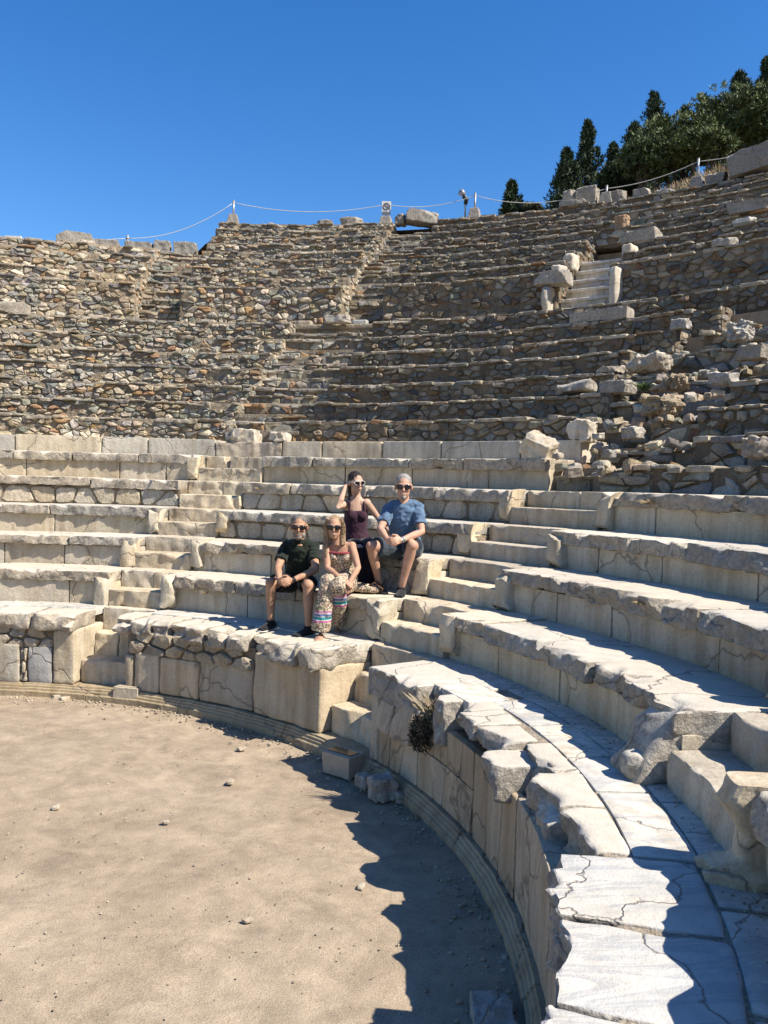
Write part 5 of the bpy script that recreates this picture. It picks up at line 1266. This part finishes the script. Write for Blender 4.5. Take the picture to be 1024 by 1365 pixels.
for S, z0, z1 in (('R', 1.165, 1.285), ('L', 1.315, 1.455)):
    hp, kn, an = J['hp'+S], J['kn'+S], J['an'+S]; sd = nrm(an-kn)
    organic('trouser_leg', [tube([hp, lerp(hp, kn, .5), kn+UPV*.0], [.118*k, .105*k, .088*k], 18), ellipsoid(kn, [l*.088*k, f*.086*k, UPV*.086*k]), tube([kn, lerp(kn, an, .4), lerp(kn, an, .8), lerp(kn, an, .97 if S == 'R' else .86)], [.086*k, .092*k, .098*k, .100*k], 18)], pattern_mat('printed_cloth_band', z0, z1), t, .008, 3, .03)
for S in 'RL':
    an, toe = J['an'+S], J['toe'+S]; td = nrm([toe[0]-an[0], toe[1]-an[1], 0]); fl = an-UPV*.052*k; lt2 = np.cross(UPV, td)
    mb = MB(); V, F = tube([fl-td*.06-UPV*.024, fl+td*.06-UPV*.03, fl+td*.20-UPV*.032], [(.03, .010), (.042, .010), (.034, .008)], 14, lt2); mb.add(V, F)
    V, F = tube([fl+td*.11+lt2*.045-UPV*.02, fl+td*.11+UPV*.015, fl+td*.11-lt2*.045-UPV*.02], .009, 6); mb.add(V, F); V, F = tube([fl+td*.15+lt2*.042-UPV*.02, fl+td*.15+UPV*.004, fl+td*.15-lt2*.042-UPV*.02], .008, 6); mb.add(V, F)
    mb.build('sandal', simple_mat('pink_sandal', (.45, .22, .18), .6), t)
hs_ = [E(0, -.020, .046, .081, .092, .082), E(0, -.065, -.02, .076, .055, .09)]
hc = J['head']; kk = k*HS
for s, ln in ((-1, .31), (1, .17)):
    hs_.append(tube([hc+(hl*s*.015+up*.118-hf*.0)*kk, hc+(hl*s*.062+up*.085+hf*.025)*kk, hc+(hl*s*.080+up*.01+hf*.005)*kk, hc+(hl*s*.084-up*.08-hf*.01)*kk, hc+(hl*s*.088-up*.17+hf*.01)*kk, hc+(hl*s*.078-up*ln+hf*.05)*kk], [.012, (.018, .03), (.016, .04), (.020, .035), (.026, .03), .010], 10, hf))
hs_.append(tube([hc+(-hf*.06)*kk, hc+(-hf*.075-up*.13)*kk, hc+(-hf*.08-up*.22)*kk], [(.076, .035), (.075, .035), (.04, .02)], 14, hl))
organic('hair', hs_, M['hair_blond'], t, .006, 3, .007, curls)
mb = MB(); mb.add(*E(0, .0915, -.062, .014, .004, .0035)); mb.build('teeth', M['teeth'], t)
lens_set(J['head'], hf, hl, up, k*HS, t, M['black'], 1.18)
# ---- woman in the purple vest behind
J = dict(pelvis=D(478, 726, 9.93), waist=D(475, 708, 9.91), chest=D(475, 686, 9.88), sh=D(474.5, 671, 9.86), neck=D(475, 661.5, 9.85), head=D(474.5, 643.5, 9.80),
         shR=D(460, 672, 9.88), shL=D(489, 670.5, 9.83), elR=D(451.5, 675, 9.60), elL=D(504, 690, 9.92), wrR=D(460, 650, 9.76), wrL=D(516.5, 705, 9.78),
         hpR=D(470, 729, 9.9), hpL=D(486, 729, 9.88), knR=D(479, 731, 9.45), knL=D(495, 728, 9.42), anR=H(484, 779, 1.50), anL=H(494, 779, 1.50), toeR=H(480, 789, 1.42), toeL=H(491, 789, 1.42))
J['handR'] = hand(J['wrR'], D(465, 640, 9.86)-J['wrR'], D(470, 643, 9.85)-D(463, 643, 9.8), 1, 1.0, (.3, .5, .4))
J['handL'] = hand(J['wrL'], D(524, 709, 9.72)-J['wrL'], D(520, 716, 9.75)-D(520, 708, 9.75), 1, 1.0, (.2, .3, .2))
fc = nrm(TOCAM(J['pelvis'])+np.array([.12, 0, 0]))
HS = 1.04; t, l, f, hl, E, k, body, up, hf = person('dark-haired woman in a purple vest top, pale-framed sunglasses, one hand behind her head', J, fc, TOCAM(J['head'])+np.array([.55, 0, -.12]), skin_mat('fair_skin', (.64, .43, .32)), 1.04, True)
purple = cloth_mat('aubergine_cotton', (.055, .020, .038))
bust = [ellipsoid(J['chest']+f*.072*k+l*s*.062*k-UPV*.005, [l*.064*k, f*.058*k, UPV*.062*k]) for s in (-1, 1)]
pts = [J['pelvis']+UPV*.0, J['waist'], lerp(J['waist'], J['chest'], .7), lerp(J['chest'], J['sh'], .45)]
vp = [tube(pts, [(.165*k, .125*k), (.128*k, .098*k), (.142*k, .110*k), (.138*k, .100*k)], 22, l)]+bust
for s in (-1, 1):
    a = lerp(J['chest'], J['sh'], .3)+l*s*.085*k
    vp.append(tube([a+f*.095*k, J['sh']+l*s*.085*k+f*.072*k+UPV*.02, J['sh']+l*s*.078*k+UPV*.055*k, J['sh']+l*s*.085*k-f*.07*k+UPV*.02, a-f*.09*k], .016*k, 8))
organic('vest_top', vp, purple, t, .007, 2, .012)
organic('leggings', shorts(J, l, f, k, 1.0, .105, .075)+[tube([J['kn'+S], lerp(J['kn'+S], J['an'+S], .35), J['an'+S]], [.066*k, .064*k, .046*k], 14) for S in 'RL'], cloth_mat('black_jersey', (.012, .008, .014)), t, .008, 3, .01)
hs_ = [E(0, -.022, .045, .082, .098, .084), E(0, -.07, -.01, .070, .055, .08)]
hc = J['head']; hs_.append(tube([hc+(-hf*.06)*k, hc+(-hf*.085-up*.10+hl*.0)*k, hc+(-hf*.07-up*.22)*k, hc+(-hf*.05-up*.27)*k], [(.066, .05), (.064, .045), (.05, .03), (.02, .015)], 14, hl))
organic('hair', hs_, M['hair_dark'], t, .006, 2, .008, curls)
mb = MB(); mb.add(*E(0, .0925, -.062, .016, .004, .0045)); mb.build('lips', M['lips'], t)
lens_set(J['head'], hf, hl, up, k*HS, t, M['frame_white'], 1.12)
for S in 'RL': shoe(t, J['an'+S], J['toe'+S], 1.0, black_shoe)
# ---- man in the blue T-shirt
J = dict(pelvis=D(540, 728, 9.46), waist=D(540, 713, 9.44), chest=D(539.5, 692, 9.38), sh=D(538.5, 676, 9.32), neck=D(538.5, 667.5, 9.29), head=D(538, 649, 9.22),
         shR=D(519.5, 678.5, 9.33), shL=D(557.5, 678, 9.31), elR=D(507, 705, 9.14), elL=D(562, 709.5, 9.13), wrR=D(516, 718.5, 8.95), wrL=D(535, 720, 8.93),
         hpR=D(529, 732, 9.42), hpL=D(551, 732, 9.42), knR=D(495, 728, 9.14), knL=D(549.5, 727, 8.99), anR=H(505.5, 779, 1.51), anL=H(535.5, 783, 1.51), toeR=H(509, 791, 1.42), toeL=H(533.5, 796, 1.42))
J['handR'] = hand(J['wrR'], D(525, 723.5, 8.86)-J['wrR'], D(526, 722, 9.2)-D(524, 721, 8.9), 1, 1.1, (.5, .8, .6))
J['handL'] = hand(J['wrL'], D(523, 721.5, 8.86)-J['wrL'], D(522, 722, 9.2)-D(524, 721, 8.9), -1, 1.1, (.45, .7, .6))
fc = nrm(TOCAM(J['pelvis'])+np.array([-.02, 0, 0]))
HS = 1.10; t, l, f, hl, E, k, body, up, hf = person('white-haired man in a blue T-shirt and dark shorts, white goatee, sunglasses, hands clasped', J, fc, TOCAM(J['head'])+np.array([.02, 0, -.10]), skin_mat('sunburnt_skin', (.62, .38, .275)))
organic('t_shirt', [torso(J, l, k, .006, 'neck', 1.08)]+sleeves(J, l, f, k, .70, .069), cloth_mat('faded_blue_cotton', (.115, .19, .30)), t, .007, 2, .034)
organic('shorts', shorts(J, l, f, k, .80, .112, .106), cloth_mat('slate_cotton', (.045, .062, .082)), t, .008, 3, .02)
organic('hair', [E(0, -.018, .048, .0785, .093, .079), E(0, -.05, .005, .079, .066, .06)], M['hair_white'], t, .006, 2, .007, curls)
organic('beard', [E(0, .068, -.090, .026, .024, .026), E(0, .083, -.048, .020, .008, .005)], M['hair_white'], t, .005, 2, .003, curls)
mb = MB(); mb.add(*E(0, .0915, -.063, .011, .004, .003)); mb.build('teeth', M['teeth'], t)
lens_set(J['head'], hf, hl, up, k*HS, t, M['black'], 1.08)
shoe(t, J['anR'], J['toeR'], k, black_shoe, False); shoe(t, J['anL'], J['toeL'], k, black_shoe, False)
watch(t, J['elL'], J['wrL'], M['metal'])
# ---- woven bag on the bench beside the front woman
c = at_height(486, 792, 1.425)+np.array([0, .10, 0]); t = empty('woven_bag', c, 'woven straw bag with a dark zigzag print lying on the bench beside the front woman', 'bag')
bd = nrm(np.array([1, -.25, 0])); bq = np.cross(UPV, bd)
organic('bag_body', [tube([c-bd*.17+UPV*.04, c-bd*.10+UPV*.06, c+bd*.04+UPV*.055, c+bd*.14+UPV*.045, c+bd*.18+UPV*.035], [(.05, .03), (.10, .055), (.11, .055), (.085, .045), (.03, .02)], 18, bq)], pattern_mat('bag_print'), t, .007, 2, .025)
mb = MB()
for o_ in (-.05, .05): V, F = tube([c+bd*.06+bq*o_+UPV*.09, c+bd*.13+bq*o_*1.3+UPV*.13, c+bd*.22+bq*o_+UPV*.06, c+bd*.20+bq*o_*.5+UPV*.02], .009, 8); mb.add(V, F)
mb.build('handle', simple_mat('leather', (.16, .09, .05), .6), t)
# ================================================================== LIGHT, SKY, CAMERA
SUN_AZ, SUN_EL = -29.5, 47.5
sv = Vector((math.cos(R_(SUN_EL))*math.cos(R_(SUN_AZ)), math.cos(R_(SUN_EL))*math.sin(R_(SUN_AZ)), math.sin(R_(SUN_EL))))
sl = bpy.data.lights.new('sun', 'SUN'); sl.energy = 5.0; sl.angle = R_(.53); sl.color = (1, .925, .81)
so = bpy.data.objects.new('sun', sl); COL.objects.link(so); so.rotation_euler = sv.to_track_quat('Z', 'Y').to_euler(); so.location = sv*60
w = bpy.data.worlds.new('World'); SC.world = w; w.use_nodes = True; nt = w.node_tree; nt.nodes.clear()
sky = nt.nodes.new('ShaderNodeTexSky'); sky.sky_type = 'NISHITA'; sky.sun_disc = False
sky.sun_elevation = R_(SUN_EL); sky.sun_rotation = R_(90-SUN_AZ); sky.air_density = 1.0; sky.dust_density = .3; sky.ozone_density = 2.5; sky.altitude = 100
bg = nt.nodes.new('ShaderNodeBackground'); bg.inputs[1].default_value = .10
ow = nt.nodes.new('ShaderNodeOutputWorld'); hs = nt.nodes.new('ShaderNodeHueSaturation'); hs.inputs['Saturation'].default_value = 1.36; hs.inputs['Hue'].default_value = .507; hs.inputs['Value'].default_value = .97; nt.links.new(sky.outputs[0], hs.inputs['Color']); nt.links.new(hs.outputs[0], bg.inputs[0]); nt.links.new(bg.outputs[0], ow.inputs[0])
cd = bpy.data.cameras.new('camera'); co = bpy.data.objects.new('camera', cd); COL.objects.link(co)
cd.sensor_fit = 'VERTICAL'; cd.sensor_height = 36; cd.lens = FOC/1365*36; cd.clip_start = .05; cd.clip_end = 3000
m = Matrix(((CR[0], CU[0], -CF[0], CAM[0]), (CR[1], CU[1], -CF[1], CAM[1]), (CR[2], CU[2], -CF[2], CAM[2]), (0, 0, 0, 1)))
co.matrix_world = m; SC.camera = co
vs = SC.view_settings; vs.view_transform = 'Standard'; vs.look = 'None'; vs.exposure = .98; vs.gamma = 1
SC.cycles.use_denoising = True
SC.cycles.max_bounces = 6; SC.cycles.diffuse_bounces = 3

# base colours brought down to real stone and cloth values (the picture's exposure carries the brightness)
for mt in bpy.data.materials:
    if not mt.use_nodes: continue
    b_ = next((n for n in mt.node_tree.nodes if n.type == 'BSDF_PRINCIPLED'), None)
    if b_ and b_.inputs['Base Color'].is_linked:
        src = b_.inputs['Base Color'].links[0].from_socket; mx = mt.node_tree.nodes.new('ShaderNodeMix'); mx.data_type = 'RGBA'; mx.blend_type = 'MULTIPLY'; mx.inputs[0].default_value = 1
        mx.inputs[7].default_value = (.70, .70, .70, 1); mt.node_tree.links.new(src, mx.inputs[6]); mt.node_tree.links.new(mx.outputs[2], b_.inputs['Base Color'])
